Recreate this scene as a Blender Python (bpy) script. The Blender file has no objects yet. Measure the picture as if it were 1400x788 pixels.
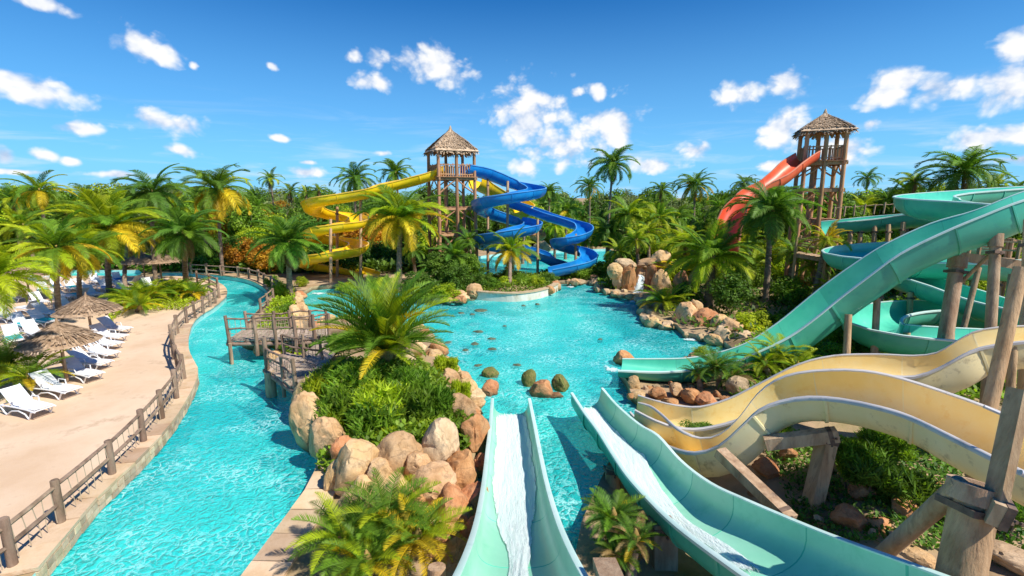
import bpy, bmesh, math, random
from mathutils import Vector, Matrix, noise, Euler
from mathutils.geometry import delaunay_2d_cdt
import numpy as np
R = math.radians
random.seed(7)
S = bpy.context.scene
COL = S.collection
# ------------------------------------------------------------------ camera
PITCH = R(10.65); FOC = 660.0; CH = 8.0
cam = bpy.data.cameras.new('camera'); cam.sensor_width = 36; cam.lens = 36*FOC/1400
cam.clip_end = 5000; cam.clip_start = 0.1
co = bpy.data.objects.new('camera', cam); COL.objects.link(co)
co.location = (0, 0, CH); co.rotation_euler = (R(90)-PITCH, 0, 0); S.camera = co
S.render.resolution_x = 1024; S.render.resolution_y = 576
# ------------------------------------------------------------------ light
SUN_EL = R(50); SUN_AZ = R(121)          # azimuth clockwise from +Y: the sun stands to the right
S.view_settings.view_transform = 'Standard'; S.view_settings.look = 'None'
S.view_settings.exposure = 0.66; S.view_settings.gamma = 1
sd = Vector((math.sin(SUN_AZ)*math.cos(SUN_EL), math.cos(SUN_AZ)*math.cos(SUN_EL), math.sin(SUN_EL)))
sl = bpy.data.lights.new('sun', 'SUN'); sl.energy = 4.0; sl.angle = R(0.5); sl.color = (1, .94, .84)
so = bpy.data.objects.new('sun', sl); COL.objects.link(so)
so.rotation_euler = sd.to_track_quat('Z', 'Y').to_euler()
def D(px, py):
    u = (px-700)/FOC; v = (394-py)/FOC
    return Vector((u, math.cos(PITCH)+v*math.sin(PITCH), -math.sin(PITCH)+v*math.cos(PITCH)))
def P(px, py, t): return Vector((0, 0, CH)) + D(px, py)*t
def TT(px, py, z=0.35): return (CH-z)/-D(px, py).z
def G(px, py, z=0.35): return P(px, py, TT(px, py, z))
def pix(p):
    q = p-Vector((0, 0, CH)); t = q.y*math.cos(PITCH)-q.z*math.sin(PITCH)
    v = (q.y*math.sin(PITCH)+q.z*math.cos(PITCH))/t
    return 700+FOC*q.x/t, 394-FOC*v, t
# ------------------------------------------------------------------ world: sky and clouds
W = bpy.data.worlds.new('World'); S.world = W; W.use_nodes = True
wn = W.node_tree; wn.nodes.clear(); wl = wn.links
def N(nt, typ, **kw):
    n = nt.nodes.new(typ)
    for k, v in kw.items():
        if k == 'inp':
            for a, b in v.items(): n.inputs[a].default_value = b
        else: setattr(n, k, v)
    return n
def MA(nt, op, a, b=None, c=None, clamp=False):
    n = nt.nodes.new('ShaderNodeMath'); n.operation = op; n.use_clamp = clamp
    for i, x in enumerate((a, b, c)):
        if x is None: continue
        if isinstance(x, (int, float)): n.inputs[i].default_value = x
        else: nt.links.new(x, n.inputs[i])
    return n.outputs[0]
def MIX(nt, f, a, b, mode='MIX'):
    n = nt.nodes.new('ShaderNodeMix'); n.data_type = 'RGBA'; n.blend_type = mode
    for i, x in ((0, f), (6, a), (7, b)):
        if isinstance(x, (int, float)): n.inputs[i].default_value = x
        elif isinstance(x, tuple): n.inputs[i].default_value = (*x, 1)
        else: nt.links.new(x, n.inputs[i])
    return n.outputs[2]
def RAMP(nt, f, *stops):
    n = nt.nodes.new('ShaderNodeValToRGB'); e = n.color_ramp.elements
    while len(e) < len(stops): e.new(0.5)
    for i, (p, c) in enumerate(stops): e[i].position = p; e[i].color = (*c, 1) if len(c) == 3 else c
    nt.links.new(f, n.inputs[0]); return n.outputs[0]
sky = N(wn, 'ShaderNodeTexSky', sky_type='NISHITA', sun_disc=False, sun_elevation=SUN_EL, sun_rotation=SUN_AZ,
        altitude=0, air_density=1.0, dust_density=0.3, ozone_density=3.0)

hs = N(wn, 'ShaderNodeHueSaturation', inp={'Hue': 0.503, 'Saturation': 1.85, 'Value': 0.44}); wl.new(sky.outputs[0], hs.inputs['Color']); hso = MIX(wn, 1.0, hs.outputs[0], (.30, .98, 1.22), 'MULTIPLY')
tc = N(wn, 'ShaderNodeTexCoord'); sx = N(wn, 'ShaderNodeSeparateXYZ'); wl.new(tc.outputs['Generated'], sx.inputs[0])
az = MA(wn, 'ARCTAN2', sx.outputs[0], sx.outputs[1]); el = MA(wn, 'ARCSINE', sx.outputs[2])
cx = N(wn, 'ShaderNodeCombineXYZ'); wl.new(az, cx.inputs[0]); wl.new(el, cx.inputs[1])
# (px, py, half width, half height, tilt) of each cloud in view
CL = [(60,5,40,14,.15),(197,64,54,22,.42),(55,128,78,30,.3),(107,175,40,15,0),(228,168,50,18,.12),(246,206,26,9,.2),(58,212,26,10,.15),
      (8,212,20,18,.3),(97,221,17,9,.2),(420,236,22,8,0),(385,190,15,5,.1),(516,76,17,15,-.3),(484,76,13,9,0),(508,112,34,12,.05),(596,92,56,21,.22),
      (722,160,54,46,.4),(768,196,64,34,.1),(832,172,42,42,.1),(820,130,13,14,0),(788,128,10,6,0),(718,232,24,14,.5),
      (890,226,44,12,0),(950,205,30,11,0),(1003,131,44,18,-.12),(1080,114,34,20,.1),(1068,182,40,30,-.5),(1150,205,44,28,.2),
      (1218,125,48,28,-.6),(1290,118,52,34,-.2),(1380,110,60,46,-.5),(1392,70,46,30,-.4),(1335,190,60,20,-.1),(1410,185,70,26,0),(1400,218,90,14,0),
      (1080,226,44,10,0),(1190,170,16,12,-.5),(850,160,14,12,0),(745,140,26,20,.2),(525,210,12,4,0),(370,90,9,5,.4),(264,91,7,6,0),(20,235,60,6,0),(420,222,12,4,0),(160,238,50,6,0)]
mx = None
for (a, b, w_, h_, tilt) in CL:
    d = D(a, b).normalized(); A = math.atan2(d.x, d.y); E = math.asin(d.z)
    d2 = D(a+w_, b).normalized(); sw = abs(math.atan2(d2.x, d2.y)-A)*1.24; sh = h_/w_*sw*1.05
    m = N(wn, 'ShaderNodeMapping', vector_type='TEXTURE')
    m.inputs[1].default_value = (A, E, 0); m.inputs[2].default_value = (0, 0, -tilt); m.inputs[3].default_value = (sw, sh, 1)
    wl.new(cx.outputs[0], m.inputs[0])
    L = N(wn, 'ShaderNodeVectorMath', operation='LENGTH'); wl.new(m.outputs[0], L.inputs[0])
    mx = L.outputs['Value'] if mx is None else MA(wn, 'MINIMUM', mx, L.outputs['Value'])
def fbm(off):
    m = N(wn, 'ShaderNodeMapping'); m.inputs[1].default_value = off; m.inputs[3].default_value = (1, 1.25, 1)
    wl.new(cx.outputs[0], m.inputs[0])
    n = N(wn, 'ShaderNodeTexNoise', inp={'Scale': 11.0, 'Detail': 8.0, 'Roughness': 0.55, 'Lacunarity': 2.1, 'Distortion': 0.2})
    wl.new(m.outputs[0], n.inputs['Vector'])
    wv = N(wn, 'ShaderNodeVectorMath', operation='MULTIPLY_ADD'); wl.new(n.outputs['Color'], wv.inputs[0]); wv.inputs[1].default_value = (.05, .05, 0); wl.new(m.outputs[0], wv.inputs[2])
    r = MA(wn, 'MULTIPLY', n.outputs[0], .62)
    for sc, wt in ((24.0, .26), (56.0, .10), (120.0, .05)):
        v = N(wn, 'ShaderNodeTexVoronoi', feature='SMOOTH_F1', voronoi_dimensions='2D', inp={'Scale': sc, 'Smoothness': .35}); wl.new(wv.outputs[0], v.inputs['Vector'])
        r = MA(wn, 'ADD', r, MA(wn, 'MULTIPLY', MA(wn, 'SUBTRACT', .95, v.outputs['Distance']), wt))
    return r
f1 = fbm((0, 0, 0)); f2 = fbm((-.02, -.03, 0))
dens = MA(wn, 'ADD', MA(wn, 'MULTIPLY', MA(wn, 'SUBTRACT', 1.0, mx), 0.85), MA(wn, 'MULTIPLY', MA(wn, 'SUBTRACT', f1, 0.595), 2.25))
cov = N(wn, 'ShaderNodeMapRange', interpolation_type='SMOOTHSTEP', inp={1: -0.06, 2: 0.5}); wl.new(dens, cov.inputs[0])
rel = MA(wn, 'MULTIPLY_ADD', MA(wn, 'SUBTRACT', f1, f2), 2.6, 0.66, clamp=True)
thick = N(wn, 'ShaderNodeMapRange', inp={1: 0.0, 2: 0.55, 3: .86, 4: 1.12}); wl.new(dens, thick.inputs[0])
rel2 = MA(wn, 'MULTIPLY', rel, thick.outputs[0])
ccol = RAMP(wn, rel2, (0.12, (2.3, 2.9, 3.9)), (0.62, (3.9, 4.1, 4.5)), (0.92, (4.7, 4.7, 4.65)))
hzn = N(wn, 'ShaderNodeMapRange', interpolation_type='SMOOTHSTEP', inp={1: -0.08, 2: 0.46, 3: 0.9, 4: 0.0}); wl.new(el, hzn.inputs[0])
skyc = MIX(wn, hzn.outputs[0], hso, (1.25, 3.15, 5.3))
wm = N(wn, 'ShaderNodeMapping'); wm.inputs[3].default_value = (3.2, 26, 1); wl.new(cx.outputs[0], wm.inputs[0])
wz = N(wn, 'ShaderNodeTexNoise', inp={'Scale': 1.6, 'Detail': 7.0, 'Roughness': 0.6, 'Distortion': .6}); wl.new(wm.outputs[0], wz.inputs['Vector'])
wc = N(wn, 'ShaderNodeMapRange', interpolation_type='SMOOTHSTEP', inp={1: .47, 2: .75, 3: 0, 4: .55}); wl.new(wz.outputs[0], wc.inputs[0])
wb = N(wn, 'ShaderNodeMapRange', interpolation_type='SMOOTHSTEP', inp={1: .20, 2: .03, 3: 0, 4: 1}); wl.new(el, wb.inputs[0])
skyc = MIX(wn, MA(wn, 'MULTIPLY', wc.outputs[0], wb.outputs[0]), skyc, (3.7, 4.2, 4.7))
fin = MIX(wn, MA(wn, 'MULTIPLY', cov.outputs[0], .96), skyc, ccol)
bg = N(wn, 'ShaderNodeBackground', inp={'Strength': 0.14}); wl.new(fin, bg.inputs[0])
wo = N(wn, 'ShaderNodeOutputWorld'); wl.new(bg.outputs[0], wo.inputs[0])
W.cycles.sampling_method = 'MANUAL'; W.cycles.sample_map_resolution = 512
# ------------------------------------------------------------------ helpers
def tag(o, label=None, cat=None, group=None, kind=None):
    if label: o['label'] = label
    if cat: o['category'] = cat
    if group: o['group'] = group
    if kind: o['kind'] = kind
    return o
def empty(name, loc=(0, 0, 0), label=None, cat=None, group=None, rz=0):
    o = bpy.data.objects.new(name, None); COL.objects.link(o); o.location = loc; o.rotation_euler = (0, 0, rz)
    o.empty_display_size = .2
    return tag(o, label, cat, group)
class MB:
    def __init__(s): s.v = []; s.f = []; s.m = []
    def add(s, vs, fs, mi=0):
        b = len(s.v); s.v += [tuple(x) for x in vs]; s.f += [tuple(i+b for i in f) for f in fs]; s.m += [mi]*len(fs)
    def box(s, c, size, rot=None, mi=0, jit=0):
        vs = []
        for z in (-.5, .5):
            for (x, y) in ((-.5, -.5), (.5, -.5), (.5, .5), (-.5, .5)):
                p = Vector((x*size[0], y*size[1], z*size[2]))
                if jit: p += Vector([random.uniform(-jit, jit) for _ in range(3)])
                if rot is not None: p = rot @ p
                vs.append(p+Vector(c))
        s.add(vs, [(3, 2, 1, 0), (4, 5, 6, 7), (0, 1, 5, 4), (1, 2, 6, 5), (2, 3, 7, 6), (3, 0, 4, 7)], mi)
    def beam(s, a, b, w, h, mi=0):
        a = Vector(a); b = Vector(b); d = (b-a); L = d.length; d.normalize()
        up = Vector((0, 0, 1)) if abs(d.z) < .95 else Vector((0, 1, 0))
        x = d; y = up.cross(x).normalized(); z = x.cross(y)
        s.box((a+b)/2, (L, w, h), Matrix((x, y, z)).transposed(), mi)
    def tube(s, pts, rad, n=7, caps=True, mi=0, wob=0):
        pts = [Vector(p) for p in pts]; rings = []; prev = None
        for i, p in enumerate(pts):
            d = (pts[min(i+1, len(pts)-1)]-pts[max(i-1, 0)]).normalized()
            if prev is None:
                a = Vector((0, 0, 1)) if abs(d.z) < .9 else Vector((1, 0, 0)); u = d.cross(a).normalized()
            else: u = (prev-d*prev.dot(d)).normalized()
            prev = u; w = d.cross(u)
            r = rad[i] if isinstance(rad, (list, tuple)) else rad
            rings.append([p+(u*math.cos(2*math.pi*k/n)+w*math.sin(2*math.pi*k/n))*r*(1+random.uniform(-wob, wob)) for k in range(n)])
        vs = [q for r_ in rings for q in r_]; fs = []
        for i in range(len(pts)-1):
            for k in range(n):
                k2 = (k+1) % n; fs.append((i*n+k, i*n+k2, (i+1)*n+k2, (i+1)*n+k))
        if caps: fs.append(tuple(range(n-1, -1, -1))); fs.append(tuple((len(pts)-1)*n+k for k in range(n)))
        s.add(vs, fs, mi)
    def mesh(s, name, mats, smooth=None):
        me = bpy.data.meshes.new(name); me.from_pydata(s.v, [], s.f)
        if not isinstance(mats, (list, tuple)): mats = [mats]
        for m in mats: me.materials.append(m)
        if any(s.m): me.polygons.foreach_set('material_index', s.m)
        if smooth is not None:
            me.polygons.foreach_set('use_smooth', [True]*len(me.polygons))
            me.update()
            if smooth < 179: me.set_sharp_from_angle(angle=R(smooth))
        me.update(); return me
    def build(s, name, mats, parent=None, smooth=None, kind=None, loc=(0, 0, 0)):
        return link(name, s.mesh(name, mats, smooth), parent, kind, loc)
def link(name, me, parent=None, kind=None, loc=(0, 0, 0), rot=(0, 0, 0), scale=(1, 1, 1)):
    o = bpy.data.objects.new(name, me); COL.objects.link(o); o.location = loc; o.rotation_euler = rot; o.scale = scale
    if parent is not None: o.parent = parent
    if kind: o['kind'] = kind
    return o
def cat_rom(pts, step):
    """Catmull-Rom through N-dim points; spacing about `step` measured on the first three coordinates"""
    A = np.array(pts, float); n = len(A); out = []
    for i in range(n-1):
        p0 = A[i-1] if i > 0 else 2*A[0]-A[1]; p1 = A[i]; p2 = A[i+1]; p3 = A[i+2] if i+2 < n else 2*A[-1]-A[-2]
        L = np.linalg.norm((p2-p1)[:3]); k = max(1, int(round(L/step)))
        for j in range(k):
            t = j/k
            out.append(.5*((2*p1)+(-p0+p2)*t+(2*p0-5*p1+4*p2-p3)*t*t+(-p0+3*p1-3*p2+p3)*t**3))
    out.append(A[-1]); return np.array(out)
# ------------------------------------------------------------------ materials
def mat(name, c1, c2=None, scale=2.0, rough=.8, bump=0.0, bscale=None, c3=None, rnd=0.0, spec=.3, coat=0.0, stretch=None, detail=6, coords='Object', island=0.0, trans=0.0, dirt=None, dscale=1.0, crack=False):
    m = bpy.data.materials.new(name); m.use_nodes = True; nt = m.node_tree; b = nt.nodes['Principled BSDF']
    b.inputs['Roughness'].default_value = rough; b.inputs['Specular IOR Level'].default_value = spec
    b.inputs['Coat Weight'].default_value = coat; b.inputs['Coat Roughness'].default_value = .12
    t = N(nt, 'ShaderNodeTexCoord'); geo = None
    if coords == 'World':
        geo = N(nt, 'ShaderNodeNewGeometry'); src = geo.outputs['Position']
    else: src = t.outputs[coords]
    if stretch:
        mp = N(nt, 'ShaderNodeMapping'); mp.inputs[3].default_value = stretch; nt.links.new(src, mp.inputs[0]); src = mp.outputs[0]
    nz = N(nt, 'ShaderNodeTexNoise', inp={'Scale': scale, 'Detail': detail, 'Roughness': .6}); nt.links.new(src, nz.inputs['Vector'])
    col = None
    if c2: 
        st = [(.34, c1), (.64, c2)]
        if c3: st = [(.3, c1), (.5, c2), (.7, c3)]
        col = RAMP(nt, nz.outputs[0], *st)
    else: col = MIX(nt, 0.0, c1, c1)
    if dirt:
        n2 = N(nt, 'ShaderNodeTexNoise', inp={'Scale': dscale, 'Detail': 8.0, 'Roughness': .7}); nt.links.new(src, n2.inputs['Vector'])
        f = N(nt, 'ShaderNodeMapRange', inp={1: .55, 2: .72, 3: 0, 4: .75}); nt.links.new(n2.outputs[0], f.inputs[0])
        col = MIX(nt, f.outputs[0], col, dirt)
    if crack:
        wv = N(nt, 'ShaderNodeVectorMath', operation='MULTIPLY_ADD'); nt.links.new(nz.outputs['Color'], wv.inputs[0]); wv.inputs[1].default_value = (.8, .8, .8); nt.links.new(src, wv.inputs[2])
        vc = N(nt, 'ShaderNodeTexVoronoi', feature='DISTANCE_TO_EDGE', inp={'Scale': .9}); nt.links.new(wv.outputs[0], vc.inputs['Vector'])
        cf = N(nt, 'ShaderNodeMapRange', inp={1: .0, 2: .03, 3: .38, 4: 0}); nt.links.new(vc.outputs['Distance'], cf.inputs[0])
        col = MIX(nt, cf.outputs[0], col, (.10, .06, .035))
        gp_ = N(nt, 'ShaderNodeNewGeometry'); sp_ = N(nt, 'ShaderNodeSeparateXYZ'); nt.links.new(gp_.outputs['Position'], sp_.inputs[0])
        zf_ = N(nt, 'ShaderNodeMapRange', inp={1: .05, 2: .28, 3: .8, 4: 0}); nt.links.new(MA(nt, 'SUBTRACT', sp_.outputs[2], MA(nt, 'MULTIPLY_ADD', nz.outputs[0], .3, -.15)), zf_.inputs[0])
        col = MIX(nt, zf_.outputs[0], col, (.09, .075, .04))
    if rnd or island:
        h = N(nt, 'ShaderNodeHueSaturation', inp={'Hue': .5}); val = None
        if rnd:
            oi = N(nt, 'ShaderNodeObjectInfo'); val = MA(nt, 'MULTIPLY_ADD', oi.outputs['Random'], 2*rnd, 1-rnd)
            nt.links.new(MA(nt, 'MULTIPLY_ADD', MA(nt, 'FRACT', MA(nt, 'MULTIPLY', oi.outputs['Random'], 7.3)), .03*min(1, rnd*3), .5-.015*min(1, rnd*3)), h.inputs['Hue'])
        if island:
            g2 = N(nt, 'ShaderNodeNewGeometry'); v2 = MA(nt, 'MULTIPLY_ADD', g2.outputs['Random Per Island'], 2*island, 1-island)
            val = v2 if val is None else MA(nt, 'MULTIPLY', val, v2)
        nt.links.new(val, h.inputs['Value']); nt.links.new(col, h.inputs['Color']); col = h.outputs[0]
    nt.links.new(col, b.inputs['Base Color'])
    if bump:
        nb = N(nt, 'ShaderNodeTexNoise', inp={'Scale': bscale or scale*4, 'Detail': 8.0, 'Roughness': .65}); nt.links.new(src, nb.inputs['Vector'])
        bp = N(nt, 'ShaderNodeBump', inp={'Strength': bump, 'Distance': .05}); nt.links.new(nb.outputs[0], bp.inputs['Height'])
        nt.links.new(bp.outputs[0], b.inputs['Normal'])
    if trans:
        tr = N(nt, 'ShaderNodeBsdfTranslucent'); nt.links.new(MIX(nt, 1.0, col, (1.0, 1.0, .45), 'MULTIPLY'), tr.inputs[0])
        ms = N(nt, 'ShaderNodeMixShader', inp={0: trans}); nt.links.new(b.outputs[0], ms.inputs[1]); nt.links.new(tr.outputs[0], ms.inputs[2])
        nt.links.new(ms.outputs[0], nt.nodes['Material Output'].inputs[0])
    return m
M = {}
M['soil'] = mat('soil', (.16, .11, .055), (.42, .29, .17), .35, .95, .6, 6, c3=(.22, .19, .07), coords='World')
M['sandrock'] = mat('sandy_ground', (.36, .24, .13), (.52, .38, .24), .8, .95, .5, 9, coords='World', dirt=(.16, .10, .05), dscale=1.2)
M['pave'] = mat('pavement_concrete', (.60, .42, .27), (.71, .535, .375), .45, .9, .25, 14, coords='World', dirt=(.38, .24, .14), dscale=.9, detail=10)
M['coping'] = mat('coping_stone', (.52, .35, .2), (.66, .49, .33), 1.6, .85, .35, 18, rnd=.22, dirt=(.40, .22, .09), dscale=1.6, coords='World')
M['brick'] = mat('stacked_stone', (.42, .30, .18), (.62, .48, .33), 3, .9, .5, 22, rnd=.3, coords='World')
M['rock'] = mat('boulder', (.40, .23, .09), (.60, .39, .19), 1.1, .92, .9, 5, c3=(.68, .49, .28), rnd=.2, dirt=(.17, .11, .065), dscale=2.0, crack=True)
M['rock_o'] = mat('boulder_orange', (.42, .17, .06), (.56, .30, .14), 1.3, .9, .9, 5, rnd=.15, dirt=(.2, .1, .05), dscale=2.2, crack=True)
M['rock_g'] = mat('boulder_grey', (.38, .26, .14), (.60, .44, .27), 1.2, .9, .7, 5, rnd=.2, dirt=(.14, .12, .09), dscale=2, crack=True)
M['rock_m'] = mat('boulder_mossy', (.10, .13, .03), (.22, .20, .06), 3, .95, .9, 9, dirt=(.38, .2, .09), dscale=1.2)
M['rock_w'] = mat('wet_rock', (.06, .10, .07), (.15, .17, .09), 3, .6, .6, 8)
M['wood'] = mat('weathered_wood', (.16, .10, .065), (.34, .24, .17), 3, .85, .5, 12, rnd=.2, stretch=(1, 1, .35))
M['wood_n'] = mat('log_wood', (.34, .20, .10), (.58, .39, .22), 2.0, .8, .6, 10, rnd=.15, stretch=(2.5, 2.5, .25), dirt=(.11, .065, .04), dscale=3)
M['wood_g'] = mat('grey_timber', (.28, .17, .095), (.50, .36, .23), 2, .85, .5, 12, rnd=.18, stretch=(2, 2, .5), dirt=(.12, .09, .07), dscale=3)
M['wood_t'] = mat('tower_timber', (.34, .17, .08), (.54, .31, .16), 2.5, .85, .4, 10, rnd=.2, stretch=(2, 2, .4))
M['plank'] = mat('deck_plank', (.30, .22, .16), (.48, .38, .29), 4, .85, .4, 14, rnd=.22)
M['rope'] = mat('rope', (.40, .32, .22), rough=.95)
M['thatch'] = mat('thatch', (.24, .15, .085), (.44, .31, .20), 5, .95, .3, 20, island=.26, rnd=.08)
M['thatch2'] = mat('thatch_tower', (.36, .25, .15), (.62, .47, .32), 4, .95, .3, 20, island=.24)
M['plastic'] = mat('white_plastic', (.78, .78, .78), rough=.4, spec=.5)
M['sling'] = mat('white_sling', (.70, .71, .73), (.78, .79, .8), 6, .7)
M['steel'] = mat('galvanised_steel', (.34, .34, .38), (.48, .48, .5), 4, .4, spec=.6)
M['iron'] = mat('rusty_iron', (.09, .06, .045), (.20, .13, .09), 6, .7, .3, 20, spec=.4)
M['trunk'] = mat('palm_trunk', (.15, .10, .065), (.32, .24, .17), 3, .95, .7, 9, rnd=.2, stretch=(1, 1, 3))
M['bark'] = mat('tree_bark', (.13, .09, .06), (.26, .2, .14), 3, .95, .7, 9)
M['fibre'] = mat('crown_fibre', (.22, .14, .04), (.40, .28, .09), 6, .95, .5)
M['twall'] = mat('pool_wall_paint', (.30, .62, .60), (.42, .72, .70), 1, .5, coords='World')
M['pfloor'] = mat('pool_floor', (.42, .80, .76), (.60, .90, .84), .2, .6, coords='World')
M['white'] = mat('planter_wall_render', (.58, .52, .42), (.72, .68, .6), 1, .8, .2, 9, dirt=(.35, .26, .16), dscale=1.2, coords='World')
def leafmat(name, a, b, tr=.45, isl=.3, rnd=.22, sc=.6):
    return mat(name, a, b, sc, .55, spec=.35, island=isl, rnd=rnd, trans=tr+.05)
M['frond'] = leafmat('palm_frond_green', (.11, .25, .018), (.24, .40, .03))
M['frond_d'] = leafmat('palm_frond_deep', (.075, .20, .022), (.17, .32, .04))
M['frond_y'] = leafmat('palm_frond_gold', (.60, .42, .012), (.82, .62, .03), .4)
M['frond_l'] = leafmat('palm_frond_lime', (.30, .43, .012), (.52, .58, .02))
M['frond_b'] = leafmat('palm_frond_dry', (.25, .15, .05), (.38, .25, .1), .2)
M['leaf'] = leafmat('leaf_mid', (.10, .23, .018), (.27, .42, .03), isl=.5)
M['leaf_d'] = leafmat('leaf_deep', (.07, .18, .018), (.18, .31, .035), isl=.5)
M['leaf_l'] = leafmat('leaf_lime', (.30, .44, .014), (.52, .60, .025), isl=.45)
M['leaf_o'] = leafmat('leaf_orange', (.50, .17, .012), (.62, .42, .03), isl=.45)
M['leaf_g'] = leafmat('leaf_greyish', (.14, .22, .07), (.30, .36, .13), isl=.35)
M['towel'] = mat('teal_towel', (.02, .38, .42), (.05, .5, .52), 4, .95)
M['towelb'] = mat('blue_towel', (.03, .16, .42), (.05, .25, .55), 4, .95)
def plastic(name, a, b, dirt=None, rough=.3, coat=.16, sc=.5, ds=1.3):
    return mat(name, a, b, sc, rough, .04, 1.2, coords='World', spec=.5, coat=coat, dirt=dirt, dscale=ds, rnd=.06)
M['g_pale'] = plastic('slide_pale_green', (.24, .60, .41), (.34, .70, .51), (.19, .56, .36), .33)
M['g_teal'] = plastic('slide_teal', (.06, .48, .33), (.11, .60, .43), (.05, .40, .32))
M['g_out'] = plastic('slide_teal_shell', (.045, .39, .26), (.085, .50, .34), (.03, .28, .26), .4)
M['g_rim'] = plastic('slide_rim_pale', (.45, .66, .58), (.58, .74, .68), (.3, .5, .45), .45)
M['blue'] = plastic('slide_blue', (.006, .17, .52), (.012, .27, .68), (.006, .11, .38))
M['blue_r'] = plastic('slide_blue_rim', (.06, .28, .66), (.10, .36, .72))
M['yel'] = plastic('slide_yellow', (.95, .60, .006), (1.0, .74, .016), (.88, .48, .01))
M['yel_r'] = plastic('slide_yellow_rim', (.85, .52, .04), (.9, .58, .06))
M['red'] = plastic('slide_coral', (.72, .09, .03), (.80, .16, .06), (.58, .07, .03), .4, .15)
M['red_r'] = plastic('slide_coral_rim', (.75, .25, .13), (.8, .3, .16), None, .5, .1)
M['cream'] = plastic('slide_cream_inside', (.93, .66, .20), (.95, .77, .38), (.85, .50, .08), .4, .1, .7)
M['cream_o'] = plastic('slide_cream_shell', (.82, .68, .34), (.88, .77, .46), (.22, .15, .07), .5, .1, .7, 2.2)
M['cream_r'] = plastic('slide_cream_rim', (.50, .48, .46), (.64, .6, .55), (.3, .26, .24), .4)
# flowing white water
def foam_mat(name, sc, thr, stretch=(1, 1, 1), dens=.96, col=(.82, .92, .90)):
    m = bpy.data.materials.new(name); m.use_nodes = True; nt = m.node_tree; b = nt.nodes['Principled BSDF']
    b.inputs['Base Color'].default_value = (*col, 1); b.inputs['Roughness'].default_value = .45
    g = N(nt, 'ShaderNodeNewGeometry'); mp = N(nt, 'ShaderNodeMapping'); mp.inputs[3].default_value = stretch
    nt.links.new(g.outputs['Position'], mp.inputs[0])
    n = N(nt, 'ShaderNodeTexNoise', inp={'Scale': sc, 'Detail': 8.0, 'Roughness': .72, 'Distortion': .3}); nt.links.new(mp.outputs[0], n.inputs[0])
    at = N(nt, 'ShaderNodeAttribute', attribute_name='edge')
    v = MA(nt, 'ADD', n.outputs[0], MA(nt, 'MULTIPLY_ADD', at.outputs['Fac'], 1.0, -.5))
    f = N(nt, 'ShaderNodeMapRange', interpolation_type='SMOOTHSTEP', inp={1: thr, 2: thr+.16, 4: dens}); nt.links.new(v, f.inputs[0])
    tr = N(nt, 'ShaderNodeBsdfTransparent'); ms = N(nt, 'ShaderNodeMixShader')
    nt.links.new(f.outputs[0], ms.inputs[0]); nt.links.new(tr.outputs[0], ms.inputs[1]); nt.links.new(b.outputs[0], ms.inputs[2])
    bp = N(nt, 'ShaderNodeBump', inp={'Strength': 1.0, 'Distance': .07}); nt.links.new(n.outputs[0], bp.inputs['Height']); nt.links.new(bp.outputs[0], b.inputs['Normal'])
    nt.links.new(ms.outputs[0], nt.nodes['Material Output'].inputs[0]); return m
M['foam'] = foam_mat('white_water', 4.5, .40, stretch=(2.6, .4, 1), dens=.88)
M['foam_s'] = foam_mat('splash_foam', 2.6, .60, dens=.85)
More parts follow.
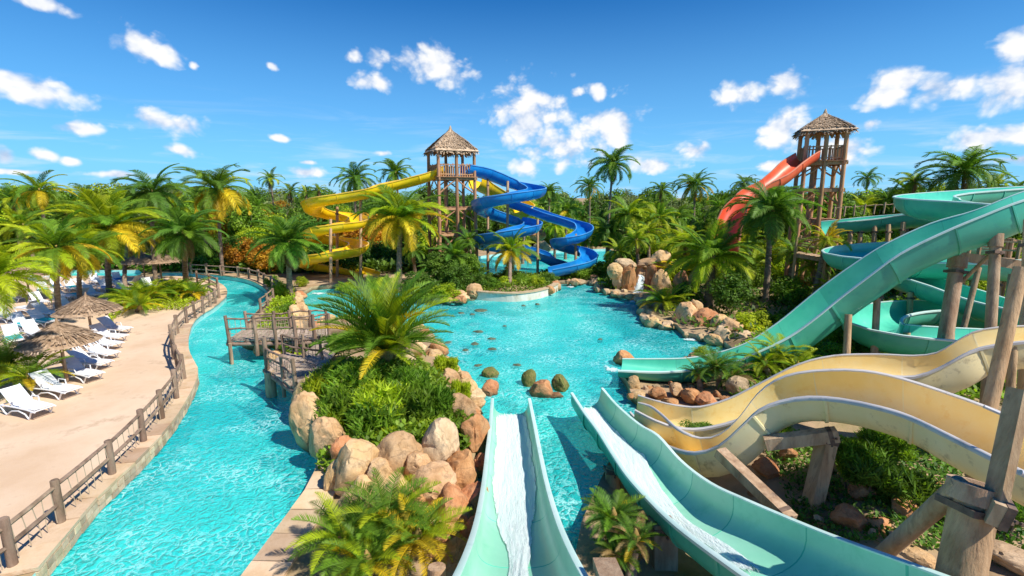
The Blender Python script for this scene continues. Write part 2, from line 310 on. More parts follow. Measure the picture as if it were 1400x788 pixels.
def water_mat():
    m = bpy.data.materials.new('pool_water'); m.use_nodes = True; nt = m.node_tree; nt.nodes.clear()
    g = N(nt, 'ShaderNodeNewGeometry')
    mp = N(nt, 'ShaderNodeMapping'); mp.inputs[3].default_value = (1, 1, 1); nt.links.new(g.outputs['Position'], mp.inputs[0])
    nb = N(nt, 'ShaderNodeTexNoise', inp={'Scale': .09, 'Detail': 3.0}); nt.links.new(mp.outputs[0], nb.inputs[0])
    w0 = N(nt, 'ShaderNodeTexNoise', inp={'Scale': 2.2, 'Detail': 3.0}); nt.links.new(mp.outputs[0], w0.inputs[0])
    mv = N(nt, 'ShaderNodeVectorMath', operation='MULTIPLY_ADD'); nt.links.new(w0.outputs['Color'], mv.inputs[0]); mv.inputs[1].default_value = (.9, .9, .9); nt.links.new(mp.outputs[0], mv.inputs[2])
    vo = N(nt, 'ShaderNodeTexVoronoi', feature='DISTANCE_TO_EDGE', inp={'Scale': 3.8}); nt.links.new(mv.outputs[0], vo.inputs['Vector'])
    n2 = N(nt, 'ShaderNodeTexNoise', inp={'Scale': 4.5, 'Detail': 5.0, 'Roughness': .6, 'Distortion': .8}); nt.links.new(mp.outputs[0], n2.inputs[0])
    h = MA(nt, 'ADD', MA(nt, 'MULTIPLY', vo.outputs['Distance'], 1.6), n2.outputs[0])
    bp = N(nt, 'ShaderNodeBump', inp={'Strength': .75, 'Distance': .1}); nt.links.new(h, bp.inputs['Height'])
    big = RAMP(nt, nb.outputs[0], (.35, (.003, .60, .68)), (.65, (.06, .90, .82)))
    # caustic ripple light painted into the water colour as a pale broken network
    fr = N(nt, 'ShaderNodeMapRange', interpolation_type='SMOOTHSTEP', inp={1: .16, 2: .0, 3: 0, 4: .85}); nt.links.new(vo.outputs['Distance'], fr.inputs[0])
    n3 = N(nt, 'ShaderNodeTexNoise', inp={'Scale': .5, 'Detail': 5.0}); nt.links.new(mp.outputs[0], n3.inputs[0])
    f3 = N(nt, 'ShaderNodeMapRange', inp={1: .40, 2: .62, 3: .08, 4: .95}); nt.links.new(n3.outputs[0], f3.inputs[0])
    caustf = MA(nt, 'MULTIPLY', MA(nt, 'MULTIPLY', fr.outputs[0], f3.outputs[0]), MA(nt, 'MULTIPLY_ADD', n2.outputs[0], 2.2, -.35, clamp=True), clamp=True)
    col = MIX(nt, caustf, big, (.55, .90, .88))
    df = N(nt, 'ShaderNodeBsdfDiffuse'); nt.links.new(col, df.inputs[0]); nt.links.new(bp.outputs[0], df.inputs['Normal'])
    tr = N(nt, 'ShaderNodeBsdfTransparent', inp={0: (.36, .96, .95, 1)})
    m1 = N(nt, 'ShaderNodeMixShader'); nt.links.new(MA(nt, 'MULTIPLY_ADD', caustf, .5, .5), m1.inputs[0]); nt.links.new(tr.outputs[0], m1.inputs[1]); nt.links.new(df.outputs[0], m1.inputs[2])
    gl = N(nt, 'ShaderNodeBsdfGlossy', inp={'Roughness': .12}); nt.links.new(bp.outputs[0], gl.inputs['Normal'])
    fn = N(nt, 'ShaderNodeFresnel', inp={'IOR': 1.33}); nt.links.new(bp.outputs[0], fn.inputs['Normal'])
    m2 = N(nt, 'ShaderNodeMixShader'); nt.links.new(MA(nt, 'MINIMUM', fn.outputs[0], .35), m2.inputs[0]); nt.links.new(m1.outputs[0], m2.inputs[1]); nt.links.new(gl.outputs[0], m2.inputs[2])
    o = N(nt, 'ShaderNodeOutputMaterial'); nt.links.new(m2.outputs[0], o.inputs[0]); return m
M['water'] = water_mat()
# ------------------------------------------------------------------ terrain, water
def gl(lst, z=0.0): return [G(a, b, z).xy for a, b in lst]
def smooth2(pts, step=.35, closed=False):
    a = [(p[0], p[1], 0) for p in pts]
    return [Vector((q[0], q[1])) for q in cat_rom(a, step)]
LB = [(-60, 930), (65, 788), (130, 705), (190, 646), (236, 592), (264, 543), (270, 518), (258, 490), (259, 464), (270, 443), (297, 424), (310, 409), (305, 397), (285, 389), (255, 385), (222, 383.5)]
RB1 = [(222, 378), (262, 378.5), (300, 382), (334, 387), (357, 396), (368, 408), (364, 420), (352, 432), (340, 450), (345, 466), (362, 478), (385, 494), (404, 520), (404, 560), (411, 597)]
RB2 = [(411, 597), (432, 615), (440, 640), (425, 684), (354, 788), (230, 960)]
lb = smooth2(gl(LB)); rb1 = smooth2(gl(RB1)); rb2 = smooth2(gl(RB2))
RIVER = lb + rb1[:] + rb2[1:]
POOL = gl([(413, 425), (410, 408), (428, 397), (470, 394), (530, 396), (558, 402), (578, 414), (612, 415), (640, 410), (645, 409.5), (700, 412), (742, 407), (762, 399), (757, 389), (818, 389), (817, 399), (848, 408),
           (872, 411), (884, 426), (874, 438), (888, 446), (925, 452), (935, 462), (985, 472), (1004, 487), (965, 497), (900, 507), (862, 509), (846, 516), (856, 530), (862, 548), (892, 572), (905, 590),
           (870, 604), (835, 640), (812, 690), (795, 730), (770, 860), (660, 860), (668, 788), (655, 700), (650, 640), (655, 605), (640, 578), (655, 562), (628, 520), (594, 492), (602, 480), (575, 458), (545, 452), (500, 447), (455, 440), (432, 450), (415, 442)])
BACK = gl([(642, 356), (700, 348), (760, 346), (830, 343.5), (850, 350), (852, 364), (812, 372), (760, 374), (710, 382), (655, 379)])
LAGOON = gl([(92, 382), (192, 382), (196, 374), (100, 374)])
PAVE = [(p[0]-.28, p[1]+.02) for p in lb[6:]]
pv0 = [Vector(p) for p in PAVE]
PAVEP = pv0 + [Vector(q) for q in gl([(120, 370.5), (-60, 370.5), (-900, 374), (-900, 500), (-700, 930)], .35)]
SAND = gl([(407, 400), (402, 386), (440, 377), (540, 375), (600, 384), (585, 391), (530, 392), (470, 390), (425, 393)], .35)
BUMPS = [(*G(505, 530, 1.2).xy, 3.0, 1.15), (*G(560, 600, .8).xy, 2.0, .5), (*G(1180, 660, 1.0).xy, 3.5, .5), (*G(1050, 480, 1).xy, 5, .7), (*G(880, 372, .5).xy, 4, 1.4), (*G(1250, 420, 1).xy, 9, 1.0),
         (*G(700, 396, .5).xy, 2.5, .5), (*G(385, 420, .5).xy, 2.0, .3), (*G(600, 400, .5).xy, 3, .5)]
DIPS = [(*G(905, 500, .3).xy, 2.6, .55), (*G(960, 492, .3).xy, 2.2, .5), (*G(880, 570, .3).xy, 2.0, .4), (*G(900, 640, .3).xy, 2.2, .7), (*G(960, 700, .3).xy, 2.2, .6), (*G(880, 600, .3).xy, 1.5, .4)]
def seg_dist(PX, poly):
    d = np.full(len(PX), 1e9); n = len(poly)
    for i in range(n):
        a = np.array(poly[i][:2]); b = np.array(poly[(i+1) % n][:2]); ab = b-a; L2 = max(1e-9, ab@ab)
        t = np.clip(((PX-a)@ab)/L2, 0, 1); d = np.minimum(d, np.linalg.norm(PX-(a+t[:, None]*ab), axis=1))
    return d
def inside(PX, poly):
    c = np.zeros(len(PX), bool); n = len(poly); x = PX[:, 0]; y = PX[:, 1]
    for i in range(n):
        x1, y1 = poly[i][0], poly[i][1]; x2, y2 = poly[(i+1) % n][0], poly[(i+1) % n][1]
        if y1 == y2: continue
        m = ((y1 > y) != (y2 > y)) & (x < (x2-x1)*(y-y1)/(y2-y1)+x1); c ^= m
    return c
WATERS = [RIVER, POOL, BACK, LAGOON]
def height(PX):
    PX = np.atleast_2d(np.array(PX, float)); h = np.zeros(len(PX))
    for (x, y, r, a) in BUMPS: h = np.maximum(h, a*np.exp(-((PX[:, 0]-x)**2+(PX[:, 1]-y)**2)/(r*r)))
    for (x, y, r, a) in DIPS: h -= a*np.exp(-((PX[:, 0]-x)**2+(PX[:, 1]-y)**2)/(r*r))
    d = np.full(len(PX), 1e9)
    for w in WATERS: d = np.minimum(d, seg_dist(PX, w))
    far = np.clip((np.hypot(PX[:, 0], PX[:, 1])-95)/300, 0, 1)*3.0
    nz = np.array([noise.noise(Vector((p[0]*.5, p[1]*.5, 0))) for p in PX])*.16
    pav = np.minimum(seg_dist(PX, PAVEP), seg_dist(PX, SAND)); pin = inside(PX, PAVEP) | inside(PX, SAND)
    k = np.clip(d/1.2, 0, 1)*np.where(pin, 0, np.clip(pav/1.0, 0, 1))
    return .35+(h+nz+far)*k
def hz(x, y): return float(height([(x, y)])[0])
rng = np.random.default_rng(3)
pts = []; edges = []
def addpoly(poly):
    b = len(pts); n = len(poly)
    for p in poly: pts.append(Vector((p[0], p[1])))
    for i in range(n): edges.append((b+i, b+(i+1) % n))
for w in WATERS+[PAVEP, SAND]: addpoly(w)
addpoly([(-1500, -60), (1500, -60), (1500, 2500), (-1500, 2500)])
g = []
for x in np.arange(-30, 34, 1.0):
    for y in np.arange(4, 62, 1.0): g.append((x+rng.uniform(-.3, .3), y+rng.uniform(-.3, .3)))
for x in np.arange(-150, 160, 9.0):
    for y in np.arange(-30, 200, 9.0):
        if not (-31 < x < 35 and 3 < y < 63): g.append((x+rng.uniform(-2, 2), y+rng.uniform(-2, 2)))
for x in np.arange(-1400, 1401, 110.0):
    for y in np.arange(210, 2400, 110.0): g.append((x+rng.uniform(-20, 20), y))
g = np.array(g); dd = np.full(len(g), 1e9)
for w in WATERS+[PAVEP, SAND]: dd = np.minimum(dd, seg_dist(g, w))
pts += [Vector((float(a), float(b))) for a, b in g[dd > .35]]
vv, ee, ff, *_ = delaunay_2d_cdt(pts, edges, [], 0, 1e-5)
VV = np.array([(v.x, v.y) for v in vv]); HH = height(VV)
cen = np.array([(sum(VV[i][0] for i in f)/3, sum(VV[i][1] for i in f)/3) for f in ff])
wi = [inside(cen, w) for w in WATERS]; inw = wi[0] | wi[1] | wi[2] | wi[3]
pin = inside(cen, PAVEP) & ~inw; sin_ = inside(cen, SAND) & ~inw & ~pin
def sheet(name, mask, zf, m, kind='structure'):
    idx = {}; vs = []; fs = []
    for k in np.nonzero(mask)[0]:
        f = ff[k]; q = []
        for i in f:
            if i not in idx: idx[i] = len(vs); vs.append((VV[i][0], VV[i][1], zf(i)))
            q.append(idx[i])
        a, b, c = [vs[j] for j in q]
        if (b[0]-a[0])*(c[1]-a[1])-(b[1]-a[1])*(c[0]-a[0]) < 0: q.reverse()
        fs.append(tuple(q))
    mb = MB(); mb.add(vs, fs); return mb.build(name, m, smooth=180, kind=kind)
ground = sheet('ground', ~(inw | pin | sin_), lambda i: HH[i], M['soil'])
pavement = sheet('pavement', pin, lambda i: .35, M['pave'])
sheet('sandy_path', sin_, lambda i: .35, M['sandrock'])
sheet('pool_floor', inw, lambda i: -1.15, M['pfloor'])
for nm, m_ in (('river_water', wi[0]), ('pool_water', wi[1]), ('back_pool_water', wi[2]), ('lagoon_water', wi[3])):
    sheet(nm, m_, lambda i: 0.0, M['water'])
for w in WATERS:
    mb = MB(); n = len(w)
    vs = [(p[0], p[1], .35) for p in w]+[(p[0], p[1], -1.15) for p in w]
    mb.add(vs, [(i, (i+1) % n, n+(i+1) % n, n+i) for i in range(n)]); mb.build('pool_wall', M['twall'] if w is not POOL else M['rock_g'], kind='structure')
# ------------------------------------------------------------------ coping stones and walls along the river
def offset(poly, d):
    out = []
    for i, p in enumerate(poly):
        a = Vector(poly[max(i-1, 0)][:2]); b = Vector(poly[min(i+1, len(poly)-1)][:2]); t = (b-a).normalized()
        out.append(Vector((p[0], p[1]))+Vector((-t.y, t.x))*d)
    return out
def resample(poly, L):
    out = [Vector(poly[0])]; acc = 0
    for i in range(1, len(poly)):
        a = Vector(poly[i-1]); b = Vector(poly[i]); s = (b-a).length
        while acc+s >= L:
            a = a+(b-a)*((L-acc)/s); s = (b-a).length; out.append(a.copy()); acc = 0
            if s < 1e-6: break
        acc += s
    return out
def coping(poly, side, width, label, L=.85, courses=True, inner=.06, z=.36, M_=None):
    root = empty('coping_wall', (0, 0, 0), label, 'stone edging'); root['kind'] = 'structure'
    for k_ in ('category',): 
        if k_ in root: del root[k_]
    a = resample(poly, L)
    for i in range(len(a)-1):
        p, q = a[i], a[i+1]; t = (q-p).normalized(); nrm = Vector((-t.y, t.x))*side; ln = (q-p).length-.02
        w_ = width+random.uniform(-.03, .03); c = (p+q)/2+nrm*(w_/2-inner)
        mb = MB(); mb.box((0, 0, 0), (ln, w_, .09), None, jit=.008)
        link('coping_slab', mb.mesh('coping_slab', M['coping']), root, loc=(c.x, c.y, z+.045+random.uniform(-.008, .012)), rot=(0, 0, math.atan2(t.y, t.x)+random.uniform(-.02, .02)))
        d = G(700, 700).length
        if courses and c.length < 24:
            nb = 3
            for r_ in range(2):
                for k in range(nb):
                    bl = ln/nb; off = (k+.5)*bl-ln/2+(.1 if r_ else 0)*0
                    cc = (p+q)/2+t*off+nrm*(.09-inner+random.uniform(0, .02))
                    me = BRICKS[random.randrange(3)]
                    link('wall_stone', me, root, loc=(cc.x, cc.y, .27-.17*r_), rot=(0, 0, math.atan2(t.y, t.x)), scale=(bl-.012, .2, .155))
    return root
BRICKS = []
for i in range(3):
    mb = MB(); mb.box((0, 0, 0), (1, 1, 1), None, jit=.05); BRICKS.append(mb.mesh('stone_block', M['brick']))
coping(lb[6:], 1, .62, 'sand coloured slab edging along the left bank of the river')
coping(rb2, 1, .85, 'curved slab edging at the foot of the boulder island', z=.36)
coping(rb1[:len(rb1)//2], 1, .55, 'narrow slab edging on the far bend of the river', L=1.0, courses=False)
# ------------------------------------------------------------------ water slides
def prof(m, p=.8, flat=1.0):
    o = []
    for j in range(m):
        a = math.pi*j/(m-1); c = math.cos(a); o.append((math.copysign(abs(c)**flat, c), math.sin(a)**p))
    return o
def slide(label, Ls, Rs, depth, mi_, mo_, mr_, step=.3, sec=8, th=.05, lip=.1, p=.8, flat=1.0, group=None, name='water_slide', rim_h=.06, stream=None, root=None, ribs=True, mprof=15):
    """Ls, Rs: matching 3-D points of the two rims"""
    A = cat_rom([tuple(l)+tuple(r) for l, r in zip(Ls, Rs)], step); n = len(A)
    Lp = [Vector(a[:3]) for a in A]; Rp = [Vector(a[3:]) for a in A]
    if root is None: root = empty(name, Lp[0], label, 'water slide', group)
    base = root.location.copy(); pr = prof(mprof, p, flat); fr = []
    for i in range(n):
        c0 = (Lp[max(i-1, 0)]+Rp[max(i-1, 0)])/2; c1 = (Lp[min(i+1, n-1)]+Rp[min(i+1, n-1)])/2
        t = (c1-c0).normalized(); w = Rp[i]-Lp[i]; wn_ = w.normalized(); dn = t.cross(wn_).normalized()
        if dn.z > 0: dn = -dn
        dn = (dn+Vector((0, 0, -.35))).normalized()
        fr.append((Lp[i], Rp[i], w, wn_, dn, t))
    dep = depth if callable(depth) else (lambda s: depth)
    def inn(i, c, s_, ex=0.0, dz=0.0):
        L_, R_, w, wn_, dn, t = fr[i]; mid = (L_+R_)/2; d = dep(i/(n-1))
        return mid+wn_*(-c)*(w.length/2+ex)+dn*(s_*(d+ex)+dz)
    cuts = list(range(0, n-1, sec))+[n-1]
    if len(cuts) > 2 and cuts[-1]-cuts[-2] < 3: cuts.pop(-2)
    m = len(pr)
    for a, b in zip(cuts[:-1], cuts[1:]):
        mb = MB(); ins = [[inn(i, c, s_)-base for c, s_ in pr] for i in range(a, b+1)]
        ous = [[inn(i, c, max(s_, .04), th)-base for c, s_ in pr] for i in range(a, b+1)]
        for rows, mi, fl in ((ins, 0, False), (ous, 1, True)):
            vs = [q for r_ in rows for q in r_]; fs = []
            for i in range(len(rows)-1):
                for j in range(m-1):
                    f = (i*m+j, i*m+j+1, (i+1)*m+j+1, (i+1)*m+j); fs.append(f if not fl else f[::-1])
            mb.add(vs, fs, mi)
        for e, rv in ((0, False), (len(ins)-1, True)):     # close the wall thickness at the section ends
            if (e == 0 and a == 0) or (e and b == n-1):
                vs = ins[e]+ous[e]; mb.add(vs, [(j, j+1, m+j+1, m+j) for j in range(m-1)], 2)
        sec_o = mb.build('trough_section', [mi_, mo_, mr_], root, smooth=50)
        if ribs and a > 0:
            mb = MB(); t = fr[a][5]; rr = []
            for off, ex in ((-.035, th), (-.03, th+.035), (.03, th+.035), (.035, th)): rr.append([inn(a, c, s_, ex)+t*off-base for c, s_ in pr])
            vs = [q for r_ in rr for q in r_]; mb.add(vs, [(k*m+j, k*m+j+1, (k+1)*m+j+1, (k+1)*m+j) for k in range(3) for j in range(m-1)])
            mb.build('joint_flange', mo_, sec_o, smooth=40)
            # thin seam bead across the inside of the trough
            mb = MB(); rr = [[inn(a, c, s_, 0, -hgt)+t*off-base for c, s_ in pr] for off, hgt in ((-.022, -.004), (0, .007), (.022, -.004))]
            vs = [q for r_ in rr for q in r_]; mb.add(vs, [(k*m+j, k*m+j+1, (k+1)*m+j+1, (k+1)*m+j) for k in range(2) for j in range(m-1)])
            mb.build('seam', mo_, sec_o, smooth=40)
    for side in (0, 1):
        mb = MB(); rings = []
        for i in range(n):
            L_, R_, w, wn_, dn, t = fr[i]; q = (L_ if side == 0 else R_)-base; o_ = -wn_ if side == 0 else wn_
            rings.append([q-o_*.012+Vector((0, 0, .012)), q+o_*(lip*.5)+Vector((0, 0, .024)), q+o_*lip+Vector((0, 0, .004)), q+o_*lip-Vector((0, 0, rim_h)), q+o_*(lip-.03)-Vector((0, 0, rim_h)), q-o_*.012-Vector((0, 0, .02))])
        vs = [x for r_ in rings for x in r_]; k = 6; fs = [(i*k+j, i*k+(j+1) % k, (i+1)*k+(j+1) % k, (i+1)*k+j) for i in range(n-1) for j in range(k)]
        fs += [tuple(range(k)), tuple((n-1)*k+j for j in range(k))]
        mb.add(vs, fs); mb.build('rim', mr_, root, smooth=60)
    if stream:
        s0, s1, wd, fm = stream[:4]; i0 = int(s0*(n-1)); i1 = int(s1*(n-1)); K = 17; cx_ = stream[4] if len(stream) > 4 else 0
        vs = []; ed = []
        for i in range(i0, i1+1):
            wob = .10*noise.noise(Vector((i*step*.7, 3, 0)))
            for j in range(K):
                u = -1+2*j/(K-1); q_ = (i-i0)/max(1, i1-i0); tp = 1 if q_ < .42 else max(.28, 1-(q_-.42)*2.2); c = max(-.97, min(.97, u*wd*tp+wob+cx_*tp)); s_ = max(0, 1-abs(c)**(1/flat)**1)  # follow the profile
                a = math.acos(math.copysign(abs(c)**(1/flat), c)); s_ = math.sin(a)**p
                hh = .02+.06*(1-u*u)*(0.6+noise.noise(Vector((i*step*2.2, j*.8, 1)))+.5*noise.noise(Vector((i*2.1, j*1.7, 4))))
                vs.append(inn(i, c, s_, 0, -hh)-base); e = (1-abs(u)**5); en = min(1, min(i-i0+1, i1-i+1)/3)
                ed.append((e*(1.04-.22*q_))*en)
        fs = [(i*K+j, i*K+j+1, (i+1)*K+j+1, (i+1)*K+j) for i in range(i1-i0) for j in range(K-1)]
        mb = MB(); mb.add(vs, fs); o = mb.build('flowing_water', fm, root, smooth=180)
        at = o.data.attributes.new('edge', 'FLOAT', 'POINT'); at.data.foreach_set('value', ed)
    return root
def PL(lst): return [P(*q) for q in lst]
# --- left front slide
L1 = [(675, 545, 17.4), (672.5, 580, 15.6), (669, 612, 14.0), (664, 660, 11.9), (655, 712, 9.6), (638, 765, 7.7), (605, 830, 6.2), (560, 900, 5.2)]
R1 = [(722, 545, 17.4), (729, 580, 15.6), (735, 612, 14.0), (745, 660, 11.9), (760, 712, 9.6), (783, 765, 7.7), (822, 830, 6.2), (880, 900, 5.2)]
def subs(Ls, Rs, n=3): return PL(Ls), PL(Rs)
slide('pale green open slide running straight down into the pool, left of the two in front', PL(L1), PL(R1), .62, M['g_pale'], M['g_teal'], M['g_rim'], step=.3, sec=7, p=.55, flat=.62, stream=(0.0, .93, .93, M['foam']))
# a thinner sheet of water higher up is part of the same run
# --- right front slide
L2 = [(783, 537, 17.3), (800, 563, 15.9), (819, 588, 14.5), (838, 618, 13.2), (860, 650, 11.9), (892, 685, 10.7), (929, 719, 9.5), (998, 770, 8.0), (1075, 822, 6.9), (1160, 880, 6.1)]
R2 = [(822, 531, 17.9), (842, 554, 16.7), (872, 580, 15.2), (898, 596, 14.2), (929, 630, 12.9), (968, 660, 11.6), (1018, 684, 10.4), (1125, 729, 8.8), (1240, 771, 7.4), (1390, 826, 6.4)]
slide('wavy pale green open slide with white water, right of the two in front', PL(L2), PL(R2), .7, M['g_pale'], M['g_out'], M['g_rim'], step=.3, sec=5, p=.6, flat=.7, stream=(0.0, .80, .82, M['foam'], .1))
# --- big teal slide curving down from the right
L3 = [(851, 491, 21.8), (895, 491, 21.7), (938, 490, 21.6), (975, 484, 21.5), (1019, 470, 21.4), (1063, 442, 21.3), (1100, 412, 21.1), (1130, 388, 20.8), (1171, 359, 20.3), (1211, 334, 19.8), (1272, 306, 19.2), (1333, 288, 18.6), (1400, 262, 18.2), (1480, 240, 18)]
R3 = [(845, 506, 20.2), (900, 508, 20.2), (948, 505, 20.1), (996, 497, 20.0), (1040, 479, 19.8), (1080, 459, 19.6), (1115, 434, 19.3), (1147, 408, 19.0), (1188, 377, 18.5), (1231, 346, 18.0), (1292, 316, 17.4), (1345, 294, 17.0), (1400, 273, 16.7), (1480, 252, 16.5)]
slide('large teal slide sweeping from the upper right down to the pool', PL(L3), PL(R3), lambda s: .42+.73*min(1, s*2.6), M['g_teal'], M['g_out'], M['g_rim'], step=.4, sec=6, p=.75, flat=.8)
# --- cream slides
L4 = [(872, 541, 17.6), (898, 549, 17.0), (924, 555, 16.5), (957, 557, 16.1), (996, 546, 15.9), (1035, 527, 15.7), (1091, 499, 15.4), (1140, 487, 15.1), (1200, 485, 14.7), (1249, 487, 14.3), (1280, 483, 14.0), (1303, 470, 13.8), (1330, 455, 13.6), (1366, 448, 13.4), (1420, 446, 13.2), (1500, 446, 13)]
R4 = [(868, 560, 16.2), (896, 574, 15.5), (927, 584, 15.1), (960, 585, 14.8), (1006, 574, 14.5), (1044, 556, 14.3), (1096, 528, 14.0), (1146, 514, 13.7), (1204, 513, 13.2), (1250, 514, 12.9), (1285, 502, 12.7), (1314, 486, 12.5), (1340, 475, 12.4), (1376, 469, 12.2), (1420, 465, 12.0), (1500, 464, 11.9)]
slide('farther cream slide with a yellow inside, bending up to the right edge', PL(L4), PL(R4), .85, M['cream'], M['cream_o'], M['cream_r'], step=.3, sec=7, p=.7, flat=.75)
L5 = [(872, 551, 17.4), (888, 556, 16.8), (905, 569, 15.8), (926, 588, 14.7), (957, 600, 14.0), (985, 594, 13.7), (1010, 572, 13.5), (1035, 540, 13.4), (1060, 521, 13.2), (1091, 511, 12.9), (1133, 507, 12.5), (1180, 508, 12.0), (1234, 519, 11.3), (1322, 548, 10.2), (1377, 569, 9.5), (1450, 600, 8.6)]
R5 = [(862, 563, 16.6), (876, 578, 16.0), (893, 596, 15.1), (918, 611, 14.2), (950, 618, 13.3), (982, 609, 12.9), (1012, 583, 12.6), (1037, 560, 12.4), (1066, 548, 12.2), (1105, 542, 11.8), (1150, 545, 11.3), (1204, 556, 10.6), (1245, 569, 10.1), (1300, 595, 9.2), (1366, 628, 8.3), (1450, 668, 7.4)]
slide('nearer cream slide with stained shell, humped over the timber trestle', PL(L5), PL(R5), .85, M['cream'], M['cream_o'], M['cream_r'], step=.3, sec=6, p=.7, flat=.75)
# --- teal slides behind, right: centre lines (px, py, t, width) at the rim
def centre(lst, step=.5, ramp=True):
    pts = [P(a, b, t) for a, b, t, w in lst]; ws = [q[3] for q in lst]
    C = cat_rom([tuple(p)+(w,) for p, w in zip(pts, ws)], step)
    for i in range(1, len(C)):
        if ramp and C[i][2] > C[i-1][2]-.01: C[i][2] = C[i-1][2]-.01
    # relax the heights so that the run keeps falling evenly
    z = C[:, 2].copy()
    for _ in range(10): z[1:-1] = (z[:-2]+z[1:-1]*2+z[2:])/4
    C[:, 2] = z
    Ls = []; Rs = []
    for i in range(len(C)):
        a = C[max(i-1, 0)][:3]; b = C[min(i+1, len(C)-1)][:3]; d = Vector(b-a); d.z = 0; d.normalize(); nn = Vector((-d.y, d.x, 0)); c = Vector(C[i][:3]); w = C[i][3]
        Ls.append(c+nn*w/2); Rs.append(c-nn*w/2)
    return Ls, Rs
def cslide(label, lst, depth, a, b, c, **k):
    Ls, Rs = centre(lst, k.get('step', .6)); kk = dict(k); kk.setdefault('step', .6)
    return slide(label, Ls, Rs, depth, a, b, c, **kk)
cslide('teal slide making a wide turn at the top right, behind the large one', [(1480, 252, 29, 2.4), (1400, 256, 28.5, 2.4), (1330, 261, 28, 2.4), (1280, 265, 27.3, 2.4), (1262, 269, 25.8, 2.4), (1285, 272, 24.2, 2.4), (1330, 276, 23.2, 2.3), (1385, 283, 22.5, 2.3), (1460, 290, 22, 2.3)], 1.05, M['g_teal'], M['g_out'], M['g_rim'], sec=4)
cslide('long level teal flume below the right tower', [(1330, 287, 31, 2.2), (1290, 290, 32, 2.2), (1252, 291, 33, 2.2), (1210, 296, 34, 2.2), (1170, 300, 34.5, 2.2), (1130, 304, 35, 2.2)], .95, M['g_teal'], M['g_out'], M['g_rim'], sec=4)
cslide('teal slide turning sharply below the level flume, its end towards the tower', [(1330, 330, 30, 2.2), (1260, 332, 29.5, 2.2), (1200, 336, 28.8, 2.2), (1165, 340, 27.5, 2.2), (1160, 346, 26, 2.2), (1190, 352, 25, 2.1), (1245, 354, 24.5, 2.1), (1300, 354, 24.3, 2.1), (1350, 355, 24, 2.1), (1450, 360, 24, 2.1)], .9, M['g_teal'], M['g_out'], M['g_rim'], sec=4)
cslide('teal slide slanting down to the right edge above the bowl shaped bend', [(1225, 366, 26, 1.9), (1243, 371, 25, 1.9), (1275, 383, 23.8, 1.9), (1310, 397, 22.8, 1.9), (1350, 410, 21.6, 2), (1400, 420, 20.6, 2), (1480, 436, 20, 2)], .95, M['g_teal'], M['g_out'], M['g_rim'], sec=4)
cslide('teal slide bent into a low round bowl behind the cream slides', [(1352, 422, 22.3, 2), (1318, 417, 22.8, 2), (1275, 414, 23.2, 2), (1232, 415, 22.9, 2), (1200, 419, 22, 2), (1193, 425, 20.7, 2), (1215, 431, 19.6, 2), (1260, 434, 19, 2), (1310, 434, 18.7, 2), (1360, 432, 18.5, 2), (1430, 428, 18.3, 2)], 1.0, M['g_teal'], M['g_out'], M['g_rim'], sec=4)
# --- blue, yellow and coral slides
B1 = [(636, 226, 47.6), (652, 228, 48.5), (666, 232, 49.6), (690, 241, 51), (712, 250, 51.6), (730, 255, 50.5), (733, 258, 48), (715, 261, 46.4), (696, 264, 45.7), (672, 268, 45.7), (658, 275, 47.2), (660, 283, 49.2), (676, 288, 50.6), (698, 295, 51.6), (716, 300, 51.6), (728, 303, 50), (726, 307, 47.6), (712, 309, 46.4), (696, 313, 45.7), (672, 318, 45.7), (656, 323, 47.2), (660, 329, 49.5), (680, 333, 51), (705, 335, 51.5), (735, 341, 51), (756, 350, 50.5), (772, 358, 51)]
cslide('deep blue slide coiling down from the thatched tower in the middle', [q+(1.8,) for q in B1], .95, M['blue'], M['blue'], M['blue_r'], sec=4)
B2 = [(700, 274, 53), (728, 284, 52.4), (752, 292, 51.6), (775, 299, 51), (796, 307, 50), (799, 313, 48), (788, 320, 46.8), (770, 324, 46.5), (764, 330, 48), (780, 335, 49), (798, 341, 48.8), (806, 349, 47.4), (797, 357, 46), (776, 362, 45.3), (752, 367, 45)]
cslide('blue slide zigzagging on its own to the right of the coiled one', [q+(1.6,) for q in B2], .85, M['blue'], M['blue'], M['blue_r'], sec=4)
Y1 = [(604, 228, 47.5), (590, 232, 47.3), (572, 242, 47), (552, 246, 46.8), (532, 248, 46.2), (514, 253, 45.6), (500, 261, 45.3), (470, 264, 45), (442, 268, 44.6), (427, 275, 45.6), (430, 284, 48), (448, 288, 49.5), (472, 292, 50), (490, 297, 48.5), (484, 302, 45.8), (458, 306, 44.8), (434, 309, 44.6), (424, 314, 46), (430, 320, 48.4), (448, 323, 49.5), (474, 328, 50), (490, 332, 48.5), (484, 337, 45.8), (456, 343, 44.7), (430, 347, 44.5), (416, 352, 46), (422, 358, 48.4), (445, 361, 49.3), (480, 366, 49), (508, 373, 46.5)]
cslide('bright yellow slide winding down to the left of the thatched tower', [q+(1.8,) for q in Y1], .85, M['yel'], M['yel'], M['yel_r'], sec=4)
cslide('short bright yellow slide seen between the tower and the blue coil', [(650, 243, 53.5, 2.4), (665, 248, 54.5, 2.4), (684, 258, 55, 2.4), (704, 268, 55, 2.4), (716, 280, 54, 2.4), (706, 292, 53.4, 2.4), (690, 300, 54, 2.4)], 1.3, M['yel'], M['yel'], M['yel_r'], sec=4)
RD = [(1104, 208, 39), (1093, 212, 38.6), (1081, 222, 38.2), (1069, 235, 38), (1054, 246, 37.8), (1036, 253, 37.8), (1020, 262, 37.6), (1008, 276, 37.6), (1000, 296, 37.4), (994, 318, 37.2), (990, 340, 37)]
cslide('faded coral red slide dropping from the tall tower on the right', [q+(1.9,) for q in RD], .95, M['red'], M['red'], M['red_r'], sec=4, step=.6)
